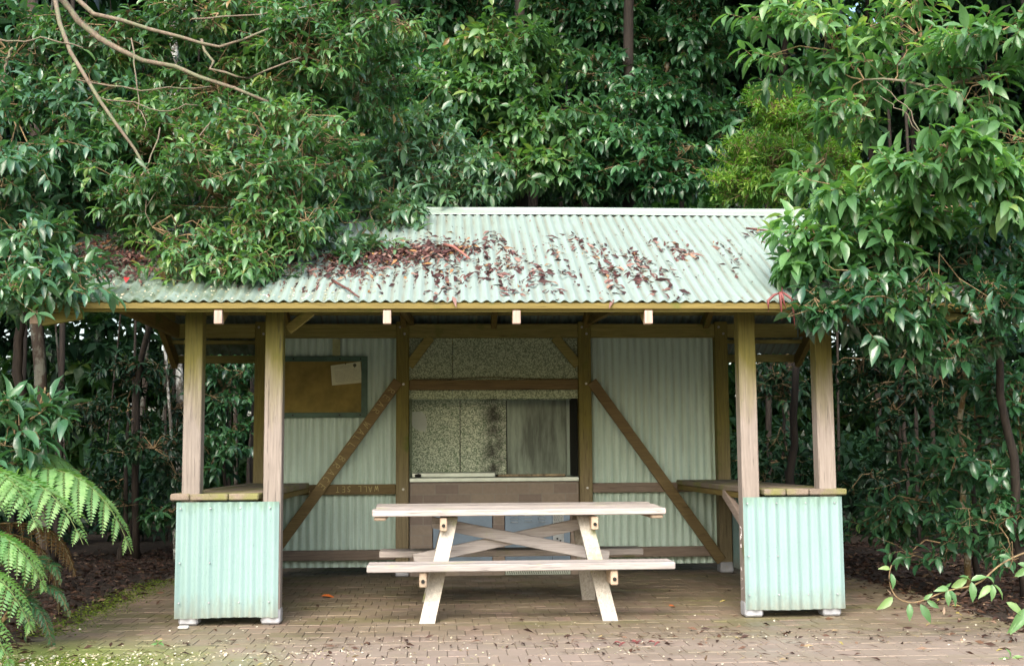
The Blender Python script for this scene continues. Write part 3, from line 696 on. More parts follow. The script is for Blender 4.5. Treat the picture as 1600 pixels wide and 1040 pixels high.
q.tube([(ex[0], ex[1], ex[2]-.014), (ex[0], ex[1], ex[2]-.024)], .004, 6); q.build('emblem', m_ink, nt_)
q = MB(); pn = onp(.5, .015); q.tube([(pn[0], pn[1]-.006, pn[2]), (pn[0], pn[1]+.001, pn[2])], .006, 8); q.build('drawing_pin', m_dark, nt_)

# ================================================================ PICNIC TABLE
tb = thing('picnic_table', 'bleached timber picnic table with attached benches standing on the paving', 'picnic table', (.07, .6, 0))
TX0, TX1, TZ = -1.010, 1.122, .761
rr = random.Random(12)
for i, (y0, y1) in enumerate(((.235, .375), (.381, .52), (.526, .665), (.671, .81), (.816, .955), (.961, 1.10))):
    o = MB(); zt = TZ+(y0-.235)*.018+rr.uniform(-.0015, .0015)
    o.box(TX0+rr.uniform(-.01, .01)*(i > 0), TX1+rr.uniform(-.01, .01)*(i > 0), y0, y1, zt-.045, zt, .006); o.build('top_plank', m_tabx, tb)
def benchy(y0, z, a, b_):
    for i in range(2):
        o = MB(); o.box(a, b_, y0+i*.14, y0+i*.14+.135, z-.050, z, .006); o.build('bench_plank', m_tabx, tb)
benchy(-.125, .405, -1.025, 1.112); benchy(1.05, .408, -1.0, 1.085)
legX = {'l': (-.613, -.445), 'r': (.660, .543)}
for key, (xb, xt) in legX.items():
    for (yb_, yt) in ((-.045, .44), (1.18, .80)):
        p0 = np.array((xb, yb_, 0.0)); p1 = np.array((xt, yt, .70)); d = unit(p1-p0)
        o = MB(); P0 = p0-d*.04; 
        # plank cut level at the floor: build as sheared prism
        wv = np.array((.0535, 0, 0)); tv = np.array((0, .024, 0)); V = []
        for p in (np.array((xb, yb_, .001)), p1):
            for a_, b2 in ((-1, -1), (1, -1), (1, 1), (-1, 1)): V.append(p+wv*a_+tv*b2)
        o.add(V, [(0, 3, 2, 1), (4, 5, 6, 7), (0, 1, 5, 4), (1, 2, 6, 5), (2, 3, 7, 6), (3, 0, 4, 7)]); o.build('leg', m_tabz, tb)
for x in (-.498, .602):                                    # bearers under the top
    o = MB(); o.prism((x, .262, .655), (x, 1.08, .655), .052, .095, (0, 0, 1), .006); be = o.build('bearer', m_taby, tb)
    MB().tube([(x, .25, .648), (x, .262, .648)], .013, 8).build('bolt', m_dark, be)
for x, xx_ in ((-.640, 0), (.688, 0)):                     # bench bearers running front to back
    o = MB(); o.prism((x, -.095, .300), (x, 1.30, .300), .052, .105, (0, 0, 1), .008); be = o.build('bearer', m_taby, tb)
    MB().tube([(x, -.107, .290), (x, -.095, .290)], .014, 8).build('bolt', m_dark, be)
for x in (-.955, 1.06):                                    # short cleats near the ends of the top
    o = MB(); o.box(x-.045, x+.045, .262, 1.07, TZ-.075, TZ-.046, .008); o.build('cleat', m_taby, tb)
MB().prism((-.585, .60, .655), (.745, .60, .385), .045, .085, (0, 0, 1)).build('cross_brace', m_tabx, tb)
MB().prism((.64, .652, .650), (-.72, .652, .375), .045, .085, (0, 0, 1)).build('cross_brace', m_tabx, tb)

G_PALE = leafmat('leaf_pale', [(0, (.05, .12, .07)), (.5, (.10, .22, .12)), (.9, (.17, .31, .16)), (1, (.28, .40, .16))], .26, .27, 1.0)
G_BLUE2 = leafmat('leaf_deep', [(0, (.018, .065, .032)), (.5, (.04, .13, .055)), (.9, (.075, .20, .075)), (1, (.17, .30, .08))], .24, .27, 1.0)

# ================================================================ VEGETATION
def E_(u, v, Y, rx, ry, rz): return (at(u, v, Y), (rx, ry, rz))
def P_(u, v, Y): return tuple(at(u, v, Y))

# --- the branchy tree whose boughs rest on the left end of the roof
tree('overhanging_tree', 'grey-limbed leafy tree drooping over the left end of the shelter roof',
     [E_(330, 300, .35, .75, .5, .42), E_(400, 385, .15, .42, .35, .30), E_(290, 400, .1, .28, .3, .3), E_(430, 230, .6, .75, .6, .38), E_(250, 230, .9, .7, .5, .45),
      E_(480, 90, 1.0, .55, .5, .35), E_(540, 20, 1.1, .7, .5, .3), E_(330, 20, 1.3, .8, .5, .25), E_(160, 60, 1.4, .6, .4, .3), E_(470, 330, .3, .3, .35, .35), E_(340, 425, -.05, .42, .22, .13), E_(430, 420, .0, .25, .2, .13), E_(450, 60, 1.6, .7, .4, .4), E_(210, 310, .5, .3, .3, .3), E_(560, 130, 1.6, .5, .4, .45), E_(350, 140, 1.5, .8, .35, .35)],
     [(-5.3, 1.5, 0), (-5.1, 1.45, 2.4), (-4.6, 1.3, 4.4), (-4.1, 1.2, 6.5)], 11, .088, G_MID, trad=(.14, .06), ratio=.36, bark=m_bark,
     clump_r=.19, nclump=1.7, ntwig=9, k=7, droop=.55, shell=.35, tw_len=.13,
     limbs=[([P_(60, -60, 1.3), P_(130, 45, 1.0), P_(200, 85, .8), P_(300, 110, .6), P_(420, 160, .5)], .030, .012),
            ([P_(60, -60, 1.3), P_(140, 15, .8), P_(215, 42, .7), P_(300, 65, .6), P_(350, 75, .5), P_(420, 45, .5)], .022, .008),
            ([P_(80, -60, 1.2), P_(95, 45, .6), P_(145, 140, .3), P_(205, 225, .2), P_(245, 290, .15)], .021, .008),
            ([P_(315, 62, .58), P_(335, 110, .5), P_(390, 122, .5), P_(470, 90, .6)], .012, .006),
            ([P_(120, 125, .45), P_(230, 142, .4), P_(330, 135, .5)], .007, .004), ([P_(150, 150, .4), P_(240, 175, .3), P_(310, 165, .4)], .006, .004),
            ([P_(0, 62, .6), P_(60, 58, .6), P_(130, 75, .5)], .008, .005), ([P_(20, 75, .4), P_(4, 100, .4), P_(8, 130, .4)], .012, .006),
            ([P_(250, 200, .3), P_(215, 290, .1), P_(238, 355, .0)], .006, .003), ([P_(330, 190, .3), P_(285, 240, .1), P_(225, 330, .0)], .006, .003),
            ([P_(300, 30, .7), P_(420, 20, .8), P_(560, -10, .9)], .008, .004), ([P_(205, 60, .7), P_(214, 150, .4), P_(225, 205, .3)], .006, .003)])
# --- pale-leaved bough reaching across the ridge
tree('ridge_tree', 'grey-green leafy tree spraying over the left part of the ridge cap',
     [E_(600, 250, 2.2, .45, .5, .28), E_(680, 235, 2.3, .35, .4, .2), E_(560, 330, 1.6, .38, .4, .22), E_(520, 270, 1.8, .45, .4, .35), E_(705, 275, 2.2, .30, .3, .15), E_(740, 296, 2.15, .2, .25, .07), E_(670, 300, 2.1, .3, .3, .10), E_(650, 215, 2.5, .35, .35, .2), E_(550, 385, .75, .45, .3, .10), E_(640, 200, 2.6, .3, .3, .2), E_(500, 340, 1.2, .3, .3, .25), E_(560, 400, .6, .3, .25, .08), E_(600, 345, 1.3, .3, .2, .14), E_(620, 330, 1.5, .3, .3, .12)],
     [(-4.0, 5.6, 0), (-4.0, 5.4, 2.0), (-3.4, 4.3, 3.6), (-2.2, 3.1, 4.0)], 12, .115, G_PALE, trad=(.045, .02), ratio=.33, bark=m_bark,
     clump_r=.2, nclump=1.4, ntwig=8, k=7, droop=.35, shell=.3, tw_len=.15, limbs=[([(-2.2, 3.1, 4.0), P_(600, 290, 2.3), P_(740, 296, 2.2)], .014, .004)])
# --- dense dark tree filling the left edge
tree('edge_tree', 'dense blue-green leafy tree at the left edge hiding the end of the eave',
     [E_(40, 390, .2, .45, .4, .38), E_(10, 250, .4, .55, .45, .5), E_(110, 330, 1.0, .42, .35, .45), E_(90, 170, 1.2, .55, .4, .5), E_(20, 90, 1.4, .6, .4, .45), E_(-40, 440, .1, .3, .3, .3), E_(70, 445, -.25, .22, .2, .14), E_(20, 455, -.6, .25, .2, .16), E_(95, 425, -.55, .17, .15, .11), E_(110, 250, .8, .4, .35, .4), E_(180, 290, 1.3, .45, .3, .4)],
     [P_(28, 760, 1.2), P_(30, 600, 1.2), P_(32, 480, 1.2), P_(20, 300, 1.0)], 13, .11, G_BLUE, trad=(.045, .03), ratio=.38,
     clump_r=.2, nclump=1.4, ntwig=8, k=7, droop=.5, shell=.3, tw_len=.13)
# --- broad-leaved trees behind the ridge
back = [
 ('broad dark glossy tree behind the ridge, left of centre', [E_(640, 120, 6.4, .9, .7, .7), E_(560, 200, 6.8, .8, .6, .7), E_(700, 225, 6.0, .8, .6, .5), E_(620, 290, 6.2, .8, .6, .35)], -1.1, 6.8, G_DARK, 21),
 ('tall bright glossy tree behind the middle of the ridge', [E_(790, 90, 5.6, .7, .6, .55), E_(750, 160, 5.5, .8, .6, .4), E_(850, 200, 5.6, .7, .6, .35), E_(800, 265, 5.4, .8, .5, .35)], .5, 6.1, G_MID, 22),
 ('glossy round-leaved tree behind the ridge, right of centre', [E_(960, 210, 5.6, .7, .6, .35), E_(1040, 270, 5.3, .6, .5, .35), E_(930, 280, 5.5, .6, .5, .3), E_(1020, 150, 6.0, .6, .6, .3)], 1.9, 6.2, G_DARK, 23),
 ('tall shaded tree at the top centre of the forest edge', [E_(900, 20, 7.2, .9, .7, .6), E_(960, 120, 6.6, .6, .5, .35), E_(980, 60, 7.4, .8, .7, .6), E_(700, 10, 7.4, .9, .7, .5), E_(1080, 70, 7.0, .7, .6, .8), E_(1090, 190, 6.6, .5, .5, .6)], 2.2, 8.0, G_DARK, 24),
 ('dim tall tree at the top left of the forest edge', [E_(560, 90, 8.0, 1.0, .8, .9), E_(430, 60, 8.0, 1.0, .8, .9), E_(300, 120, 8.0, 1.2, .8, .9), E_(470, 250, 8.0, 1.1, .8, .8)], -3.2, 8.6, G_DARK, 25)]
for lab, el, tx, ty, mt, sd_ in back:
    c = np.mean([e[0] for e in el], 0)
    tree('forest_tree', lab, el, [(tx, ty, 0), (tx+.1, ty, 2.5), (tx-.05, ty, 4.6), (tx, ty, 7.5)], sd_, .145, mt, trad=(.11, .06), ratio=.44,
         clump_r=.26, nclump=2.1, ntwig=9, k=7, droop=.55, shell=.25, tw_len=.17, group='trees behind the shelter roof')
# --- fine-leaved light green shrub tree right of the ridge
tree('fine_leaved_tree', 'fine-leaved yellow-green tree just behind the right half of the ridge',
     [E_(1200, 250, 3.4, .48, .4, .42), E_(1270, 200, 3.7, .55, .4, .4), E_(1160, 290, 3.3, .3, .3, .22), E_(1300, 280, 3.4, .4, .4, .35), E_(1210, 170, 3.8, .35, .35, .3)],
     [(3.2, 4.3, 0), (3.3, 4.2, 2), (3.3, 4.0, 4.2)], 31, .075, G_FINE, trad=(.05, .025), ratio=.3, tmpl=T4, clump_r=.15, nclump=1.5, ntwig=12, k=10, droop=.25, shell=.3, tw_len=.14, flat=.6)
# --- right-hand trees in front
tree('tall_right_tree', 'tall bright green large-leaved tree filling the top right corner',
     [E_(1300, 80, 1.8, .55, .5, .42), E_(1240, 30, 2.2, .45, .4, .4), E_(1440, 60, 1.3, .6, .5, .45), E_(1540, 130, .9, .45, .45, .45), E_(1350, 170, 1.6, .5, .4, .3), E_(1250, 120, 2.3, .35, .4, .22), E_(1580, 40, .6, .5, .4, .4), E_(1580, 220, .9, .35, .4, .3), E_(1290, 250, 1.9, .3, .3, .3)],
     [(5.2, 1.8, 0), (5.1, 1.8, 2.5), (4.9, 1.7, 4.5), (4.6, 1.6, 6.5)], 41, .165, G_LITE, trad=(.13, .06), ratio=.36, clump_r=.24, nclump=.78, ntwig=6, k=7, droop=.5, shell=.3, tw_len=.2,
     limbs=[([(4.9, 1.7, 4.6), P_(1560, 115, 1.0), P_(1450, 135, 1.0), P_(1350, 125, 1.4)], .022, .008), ([P_(1455, 230, .6), P_(1420, 170, .6), P_(1370, 128, .7)], .006, .003), ([P_(1455, 235, .6), P_(1410, 175, .5), P_(1375, 150, .6)], .005, .003)])
tree('drooping_sapling', 'leafy sapling with pale glossy whorls hanging over the right end of the roof',
     [E_(1480, 230, -.9, .26, .25, .15), E_(1400, 270, -.7, .22, .25, .14), E_(1540, 270, -.8, .25, .25, .16), E_(1330, 300, -.3, .26, .25, .10), E_(1270, 370, -.2, .26, .25, .12), E_(1350, 380, -.3, .26, .25, .14), E_(1590, 300, -.6, .25, .25, .2), E_(1450, 330, -.4, .3, .25, .15), E_(1380, 330, .2, .3, .25, .16), E_(1250, 410, -.2, .12, .15, .06), E_(1300, 330, .5, .2, .2, .08)],
     [(at(1512, 905, 1.5)[0], 1.5, -.02), P_(1508, 700, 1.4), P_(1498, 500, .9), P_(1497, 378, .2), P_(1494, 250, -.6)], 42, .155, G_LITE, trad=(.030, .010), ratio=.38, bark=m_ystem, clump_r=.15, nclump=1.15, ntwig=5, k=8, droop=.6, shell=.2, tw_len=.15, up=.5)
tree('eave_shrub', 'dark glossy shrub leaning across the right end of the eave',
     [E_(1420, 440, .1, .5, .4, .32), E_(1510, 430, .1, .45, .4, .4), E_(1330, 450, -.5, .32, .3, .16), E_(1290, 480, -.65, .18, .2, .07), E_(1400, 500, -.2, .42, .35, .15), E_(1540, 510, -.1, .4, .35, .14), E_(1480, 380, .3, .5, .35, .35), E_(1580, 410, .1, .3, .35, .5), E_(1370, 480, -.7, .26, .2, .14), E_(1450, 470, -.75, .32, .2, .18), E_(1540, 470, -.75, .3, .2, .2), E_(1400, 410, -.1, .35, .25, .16), E_(1320, 405, .1, .2, .2, .12), E_(1500, 540, -.5, .3, .25, .08)],
     [(4.1, .9, 0), (3.95, .7, 1.2), (3.7, .4, 2.2), (3.5, .2, 3.0)], 43, .125, G_BLUE2, trad=(.04, .02), ratio=.38, clump_r=.19, nclump=1.15, ntwig=8, k=7, droop=.55, shell=.25, tw_len=.15)
# --- right understorey
tree('understorey_shrub', 'large glossy shrub beside the paving on the right', 
     [E_(1520, 720, 1.0, .45, .4, .42), E_(1430, 780, 1.6, .4, .35, .35), E_(1560, 820, .8, .35, .35, .3), E_(1400, 830, 1.9, .32, .3, .2), E_(1480, 850, 1.2, .4, .3, .16), E_(1590, 640, 1.0, .35, .4, .5)],
     [P_(1530, 905, 1.6), P_(1520, 800, 1.5), P_(1530, 650, 1.3)], 51, .115, G_DARK, trad=(.03, .012), ratio=.42, clump_r=.2, nclump=1.05, ntwig=6, k=6, droop=.45, shell=.3, tw_len=.14, cat='shrub')
tree('understorey_shrub', 'dim loose shrub in the shade right of the outer post',
     [E_(1400, 640, 3.5, .5, .5, .5), E_(1470, 590, 3.8, .6, .5, .5), E_(1360, 740, 3.6, .4, .4, .4), E_(1350, 560, 4.0, .6, .5, .5)],
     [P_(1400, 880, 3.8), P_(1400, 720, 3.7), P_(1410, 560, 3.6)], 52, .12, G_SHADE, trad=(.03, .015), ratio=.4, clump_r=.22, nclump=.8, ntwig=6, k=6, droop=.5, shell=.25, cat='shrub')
# --- left understorey
tree('understorey_shrub', 'dark fern-leaved shrub in the thicket left of the outer post',
     [E_(210, 590, 5.5, .55, .4, .22), E_(130, 650, 5.2, .6, .4, .3), E_(240, 700, 5.0, .55, .4, .35), E_(150, 760, 5.4, .5, .4, .3), E_(270, 640, 5.8, .4, .4, .35)],
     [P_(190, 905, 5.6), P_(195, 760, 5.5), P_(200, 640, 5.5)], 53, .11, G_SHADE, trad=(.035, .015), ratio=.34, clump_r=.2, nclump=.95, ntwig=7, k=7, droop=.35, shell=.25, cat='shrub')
tree('understorey_shrub', 'dark leafy shrub seen between the two left posts',
     [E_(350, 610, 5.6, .4, .4, .5), E_(350, 700, 5.4, .35, .4, .35), E_(375, 560, 6.0, .3, .4, .3), E_(270, 800, 5.2, .3, .3, .3)],
     [P_(350, 895, 5.8), P_(352, 760, 5.7), P_(355, 640, 5.6)], 54, .12, G_DARK, trad=(.03, .015), ratio=.38, clump_r=.2, nclump=.9, ntwig=7, k=7, droop=.45, shell=.25, cat='shrub')
tree('understorey_shrub', 'shaded glossy shrub seen between the two right posts',
     [E_(1225, 620, 5.4, .35, .4, .5), E_(1220, 720, 5.2, .35, .4, .3), E_(1210, 570, 5.9, .4, .4, .3)],
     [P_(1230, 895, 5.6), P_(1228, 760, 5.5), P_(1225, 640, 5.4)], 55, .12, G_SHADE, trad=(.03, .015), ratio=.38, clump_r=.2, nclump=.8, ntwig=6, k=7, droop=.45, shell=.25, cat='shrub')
tree('glossy_shrub', 'shrub with long glossy leaves above the ferns at the left edge',
     [E_(20, 660, -.6, .22, .25, .22), E_(60, 640, -.6, .1, .15, .06), E_(-10, 720, -.6, .2, .2, .1)],
     [(-3.55, -.2, 0), (-3.5, -.3, .7), (-3.45, -.5, 1.3)], 56, .15, G_BLUE, trad=(.02, .008), ratio=.33, clump_r=.13, nclump=.8, ntwig=4, k=6, droop=.35, shell=.2, cat='shrub')

# --- trunks
def trunk(name, label, pts, r0, r1, mat, seed, group=None, cat='tree'):
    g = np.random.default_rng(seed); P = np.array(pts, float); n = 22; ts = np.linspace(0, len(P)-1, n)
    p = np.stack([np.interp(ts, range(len(P)), P[:, i]) for i in range(3)], 1); p[1:] += g.normal(size=(n-1, 3))*np.array([.02, .02, 0])*(r0*8)
    rad = np.linspace(r0, r1, n)*(1+.10*g.normal(size=n)); off = p[0].copy()
    o = thing(name, label, cat, p[0], group); MB().tube(p, rad, 9).build('trunk', mat, o, smooth=True)
    return o
def foot(u, Y, z=0): a = at(u, 900, Y); return a[0]
for (u0, u1, Y, r0, r1, mt, lab, cat) in (
    (68, 60, 2.6, .060, .05, m_barkl, 'brown trunk ringed with pale lichen, left of the shelter', 'tree'),
    (284, 278, 6.0, .055, .05, m_barkw, 'straight white-lichened trunk just left of the outer post', 'tree')):
    x0 = at(u0, 880, Y)[0]; p1 = at(u1, 480, Y); top = p1+(p1-np.array([x0, Y, 0]))*1.6
    trunk('tree', lab, [(x0, Y, -.02), tuple(p1), tuple(top)], r0, r1, mt, int(u0), cat=cat)
trunk('sapling_stem', 'thin crooked white sapling stem left of the lichened trunk', [P_(274, 905, 5.4), P_(272, 740, 5.4), P_(264, 620, 5.4), P_(257, 540, 5.4), P_(259, 500, 5.4), P_(240, 380, 5.4)], .022, .014, m_barkw, 77, cat='sapling stem')
g = np.random.default_rng(99); proto = {}
def copies(label, group, xr, yr, n, seed, rr_):
    g = np.random.default_rng(seed)
    src = None
    for i in range(n):
        x = g.uniform(*xr); y = g.uniform(*yr)
        if src is None or i % 6 == 0:
            r0 = g.uniform(*rr_); src = trunk('slender_tree', label, [(x, y, -.05), (x+g.normal()*.15, y, 4), (x+g.normal()*.3, y, 9.5)], r0, r0*.6, m_bark if g.random() < .93 else m_barkl, seed*50+i, group)
            continue
        o = src.copy(); COL.objects.link(o)
        for ch in list(src.children):
            c2 = ch.copy(); COL.objects.link(c2); c2.parent = o
        o.location = (x, y, -.05); s = g.uniform(.6, 1.35); o.scale = (s, s, 1); o.rotation_euler = (0, 0, g.uniform(0, 6.28))
copies('slender dark trunk in the shadowed thicket left of the shelter', 'slender trunks left of the shelter', (-9.5, -2.6), (4.8, 12), 34, 61, (.018, .055))
copies('slender dark trunk in the shadowed thicket right of the shelter', 'slender trunks right of the shelter', (3.2, 9.5), (5.2, 11), 16, 62, (.018, .05))
copies('tall dark trunk in the forest behind the shelter roof', 'tall trunks behind the roof', (-3.0, 5.0), (8.8, 12), 10, 63, (.05, .12))

# --- tree fern crowns at the lower left
def bez(p0, p1, p2, p3, n):
    t = np.linspace(0, 1, n)[:, None]; p0, p1, p2, p3 = map(np.array, (p0, p1, p2, p3))
    return (1-t)**3*p0+3*(1-t)**2*t*p1+3*(1-t)*t**2*p2+t**3*p3
def frond(ctrl, Lp, parent, seed, mat=None, npair=22, droop=.8, nup=(0, 0, 1), start=.1, name='frond'):
    g = np.random.default_rng(seed); C = bez(*ctrl, 60); T = unit(np.gradient(C, axis=0)); P = []; D = []; NN = []; LL = []; rn = []
    A = []; B = []; ra = []
    for i in range(npair):
        f = start+(1-start)*(i/(npair-.3))**.92; k = f*59; k0 = int(k); p = C[k0]+(C[min(59, k0+1)]-C[k0])*(k-k0); t = T[k0]
        side = unit(np.cross(t, np.array(nup, float))); ln = Lp*(math.sin(math.pi*min(1, (f-start)/(1-start)*.86+.13))**.75)
        for s in (-1, 1):
            d0 = unit(side*s*.85+t*.55+np.array([0, 0, -.15-.1*g.random()])); L_ = ln*g.uniform(.9, 1.08)
            m = max(7, int(L_/.0215)); u = np.arange(m)/(m-1)
            # pinna midrib curving down
            dirs = unit(d0[None]+np.array([0, 0, -1.])*droop*(u[:, None]**1.2)*(.8+.4*g.random())+t*.12*u[:, None])
            q = p+np.concatenate([np.zeros((1, 3)), np.cumsum(dirs[:-1]*(L_/(m-1)), 0)])
            A.append(q[:-1]); B.append(q[1:]); ra.append(np.full(m-1, .0016))
            nrm_ = unit(np.cross(dirs, t[None]*(-s))+np.array([0, 0, .3]))
            ll = (.022+L_*.155)*np.clip(1-u**1.5, .0, 1)**.85*np.clip(.7+u*2, 0, 1)+.006; sd2 = unit(np.cross(dirs, nrm_))
            for s2 in (-1, 1):
                P.append(q); D.append(sd2*s2*.85+dirs*.62-nrm_*.12+g.normal(size=q.shape)*.04); NN.append(nrm_+g.normal(size=q.shape)*.12); LL.append(ll); rn.append(np.clip(.25+.5*g.random()+.25*f+g.normal(size=m)*.06, 0, 1))
            P.append(q[-1:]); D.append(dirs[-1:]); NN.append(nrm_[-1:]); LL.append(np.array([.012])); rn.append(np.array([.9]))
    fr_ = leaf_mesh(name, np.concatenate(P), np.concatenate(D), np.concatenate(NN), np.concatenate(LL), .40, mat or G_FERN, T4, parent, rnd=np.concatenate(rn))
    A.append(C[:-1]); B.append(C[1:]); ra.append(np.linspace(.006, .002, 59)); V, F = segs(np.concatenate(A), np.concatenate(B), np.concatenate(ra), np.concatenate(ra)*.9, 4)
    mesh_obj('stalk', V, F, m_twig if mat else plain('fern_stalk', (.16, .22, .06), .5), fr_, rnd=np.full(len(V), .5)).parent = fr_
    return fr_
FS = plain('fern_stalk_green', (.16, .22, .06), .5)
f1 = thing('tree_fern', 'big bright green tree fern arching over the lower left of the paving', 'fern', (-3.9, -.35, 0))
b0 = (-3.82, -.35, .72)
MB().tube([(-3.9, -.35, 0), (-3.88, -.35, .4), b0], [.07, .06, .05], 9).build('fern_trunk', m_bark, f1, smooth=True)
frond([b0, P_(10, 700, -.6), P_(150, 690, -.75), P_(205, 865, -.8)], .42, f1, 1, npair=12, droop=1.0)
frond([b0, P_(0, 690, -.4), P_(90, 660, -.3), P_(170, 800, -.2)], .36, f1, 2, npair=12, droop=.9)
frond([b0, P_(-40, 700, -.9), P_(10, 700, -1.1), P_(60, 830, -1.25)], .34, f1, 3, npair=13, droop=.9)
frond([b0, P_(-80, 730, -.8), P_(-60, 700, -1.3), P_(-30, 820, -1.6)], .34, f1, 4, npair=13, droop=.8)
frond([b0, P_(-60, 660, -.2), P_(-80, 640, .2), P_(-40, 760, .6)], .34, f1, 5, npair=13, droop=.8)
f2 = thing('tree_fern', 'lower fern with broad green fronds at the bottom left corner', 'fern', (-3.75, -1.25, 0))
b1 = (-3.72, -1.25, .42)
MB().tube([(-3.75, -1.25, 0), b1], [.05, .04], 9).build('fern_trunk', m_bark, f2, smooth=True)
frond([b0, P_(-20, 720, -.8), P_(70, 710, -1.0), P_(130, 850, -1.1)], .38, f1, 41, npair=11, droop=.9)
frond([b1, P_(-60, 800, -1.4), P_(20, 800, -1.5), P_(72, 925, -1.5)], .30, f2, 6, npair=13, droop=.7)
frond([b1, P_(-60, 860, -1.5), P_(0, 860, -1.6), P_(52, 990, -1.65)], .27, f2, 7, npair=13, droop=.7)
frond([b1, P_(-70, 840, -1.2), P_(10, 830, -1.0), P_(70, 900, -.8)], .30, f2, 8, npair=12, droop=.6)
frond([b1, P_(-60, 920, -1.7), P_(-20, 930, -1.75), P_(18, 1050, -1.8)], .22, f2, 9, npair=11, droop=.7)
f3 = thing('ground_fern', 'small blue-green fern at the mossy left edge of the paving', 'fern', (-3.35, -.7, 0))
for i, (u, v) in enumerate(((95, 870), (110, 920), (60, 860), (85, 985), (40, 960))):
    frond([(-3.35, -.7, .02), P_(60, 900, -.75), P_((60+u)/2, v-30, -.8), P_(u, v+45, -.8)], .10, f3, 20+i, npair=13, droop=.4, mat=G_BLUE)
f4 = thing('dead_frond', 'dead brown fern frond hanging below the big tree fern', 'fern frond', (-3.5, -.4, .6))
frond([(-3.72, -.35, .68), P_(70, 800, -.4), P_(95, 820, -.45), P_(118, 900, -.45)], .16, f4, 31, mat=G_DFERN, npair=14, droop=2.2, name='dead_leaflets')
frond([(-3.72, -.35, .66), P_(60, 820, -.4), P_(85, 850, -.45), P_(92, 960, -.45)], .12, f4, 32, mat=G_DFERN, npair=12, droop=2.2, name='dead_leaflets')

# --- vine shoot reaching in at the lower right
def sprig(name, label, pts, leaves, L, mat, rad=.006, cat='vine', ratio=.4):
    root = thing(name, label, cat, pts[0]); P = np.array(pts); n = 30; ts = np.linspace(0, len(P)-1, n); p = np.stack([np.interp(ts, range(len(P)), P[:, i]) for i in range(3)], 1)
    for _ in range(2): p[1:-1] = (p[:-2]+p[1:-1]*2+p[2:])/4
    MB().tube(p, np.linspace(rad, rad*.5, n), 7).build('stem', m_twig, root, smooth=True)
    g = np.random.default_rng(len(pts)*7); 
    for (u, v, Y, du, dv_, l) in leaves:
        a = at(u, v, Y); b = at(u+du, v+dv_, Y-.03); d = b-a; ln = np.linalg.norm(d)
        lf = leaf_mesh('leaf', a[None], d[None], (np.array([0, -.75, .6])+g.normal(size=3)*.3)[None], np.array([ln]), ratio, mat, T8, root, rnd=np.array([g.uniform(.35, .9) if l == 0 else l]), curl=np.array([.12]))
    return root
VY = -1.3
sprig('vine_shoot', 'curling yellow-green vine shoot reaching over the paving at the lower right',
      [P_(1640, 850, VY+.3), P_(1590, 866, VY+.1), P_(1555, 885, VY), P_(1530, 915, VY), P_(1480, 920, VY), P_(1450, 935, VY), P_(1425, 943, VY), P_(1400, 935, VY), P_(1390, 915, VY), P_(1389, 895, VY), P_(1393, 882, VY)],
      [(1392, 895, VY, 6, 24, 0), (1391, 888, VY, -16, -2, .95), (1395, 932, VY, -22, 20, .9), (1421, 942, VY, 1, 27, 0), (1438, 943, VY, 18, 30, 0), (1448, 937, VY, 20, 13, 0), (1443, 936, VY, 14, -9, 0),
       (1480, 920, VY, 3, 26, 0), (1482, 920, VY, 16, 26, 0), (1482, 918, VY, -20, 3, .8), (1486, 917, VY, 30, -16, .9), (1478, 916, VY, 8, -5, 0), (1518, 908, VY, 4, 32, 0), (1517, 907, VY, 26, -10, 0), (1516, 906, VY, -14, -10, 0),
       (1548, 914, VY, -18, 18, .9), (1550, 912, VY, 2, 26, 0), (1552, 912, VY, 20, 22, 0), (1553, 911, VY, -8, -13, 0), (1572, 940, VY, 30, 20, .9), (1605, 955, VY, -26, 32, .8), (1600, 950, VY, -20, 40, 0), (1590, 880, VY, 26, 6, 0), (1585, 900, VY, 24, -16, 0), (1560, 868, VY, 22, 2, 0)], .1, G_LITE, .006)
sprig('seedling', 'small pale green seedling at the bottom right corner of the paving', [P_(1580, 1046, -1.8), P_(1579, 1028, -1.8)],
      [(1579, 1030, -1.8, -22, 2, 0), (1579, 1028, -1.8, -3, -16, 0), (1580, 1030, -1.8, 18, -8, .9), (1580, 1032, -1.8, 12, 8, 0), (1578, 1032, -1.8, -10, 9, 0)], .1, G_LITE, .004, 'seedling')
sprig('seedling', 'tiny green weed growing between pavers in front of the left panel', [P_(246, 1008, -1.0), P_(246, 1002, -1.0)],
      [(246, 1004, -1., -9, 2, 0), (246, 1003, -1., -4, -6, 0), (247, 1003, -1., 6, -5, .9), (247, 1004, -1., 9, 2, 0)], .1, G_LITE, .002, 'seedling')

# --- litter
def roof_z(x, y): return EZ+SL*(y-EY)+.0085*math.cos(2*math.pi*(x+3.32)/.076)
def on_roof(u, v):
    """roof point under pixel, used only to lay the litter in the right drifts"""
    r = F2+R3*(u-800)/FPX-U3*(v-520)/FPX; t = (EZ-SL*EY-CAM[2]+SL*CAM[1])/(r[2]-SL*r[1]); return CAM+r*t
g = np.random.default_rng(71); P = []; D = []; NN = []; LL = []
def litter_at(c, sx, sy, n, pile=.0, l=(.05, .11), al=.5):
    for _ in range(n):
        x = c[0]+g.normal()*sx; y = c[1]+g.normal()*sy
        if not (EY+.02 < y < RY-.25 and abs(x) < 3.25): continue
        if pile < .01: x = (round((x+3.32)/.076-.5)+.5)*.076-3.32+g.normal()*.012     # leaves settle in the valleys
        d = np.array([g.normal()*(.35 if pile < .01 else 1), 1*(1 if g.random() < .5 else -1), 0]); d = unit(d); d[2] = SL*d[1]
        P.append((x, y, roof_z(x, y)+.004+g.random()**1.3*pile)); D.append(d+g.normal(size=3)*.12); NN.append(np.array([0, -SL, 1])+g.normal(size=3)*.55); LL.append(g.uniform(*l))
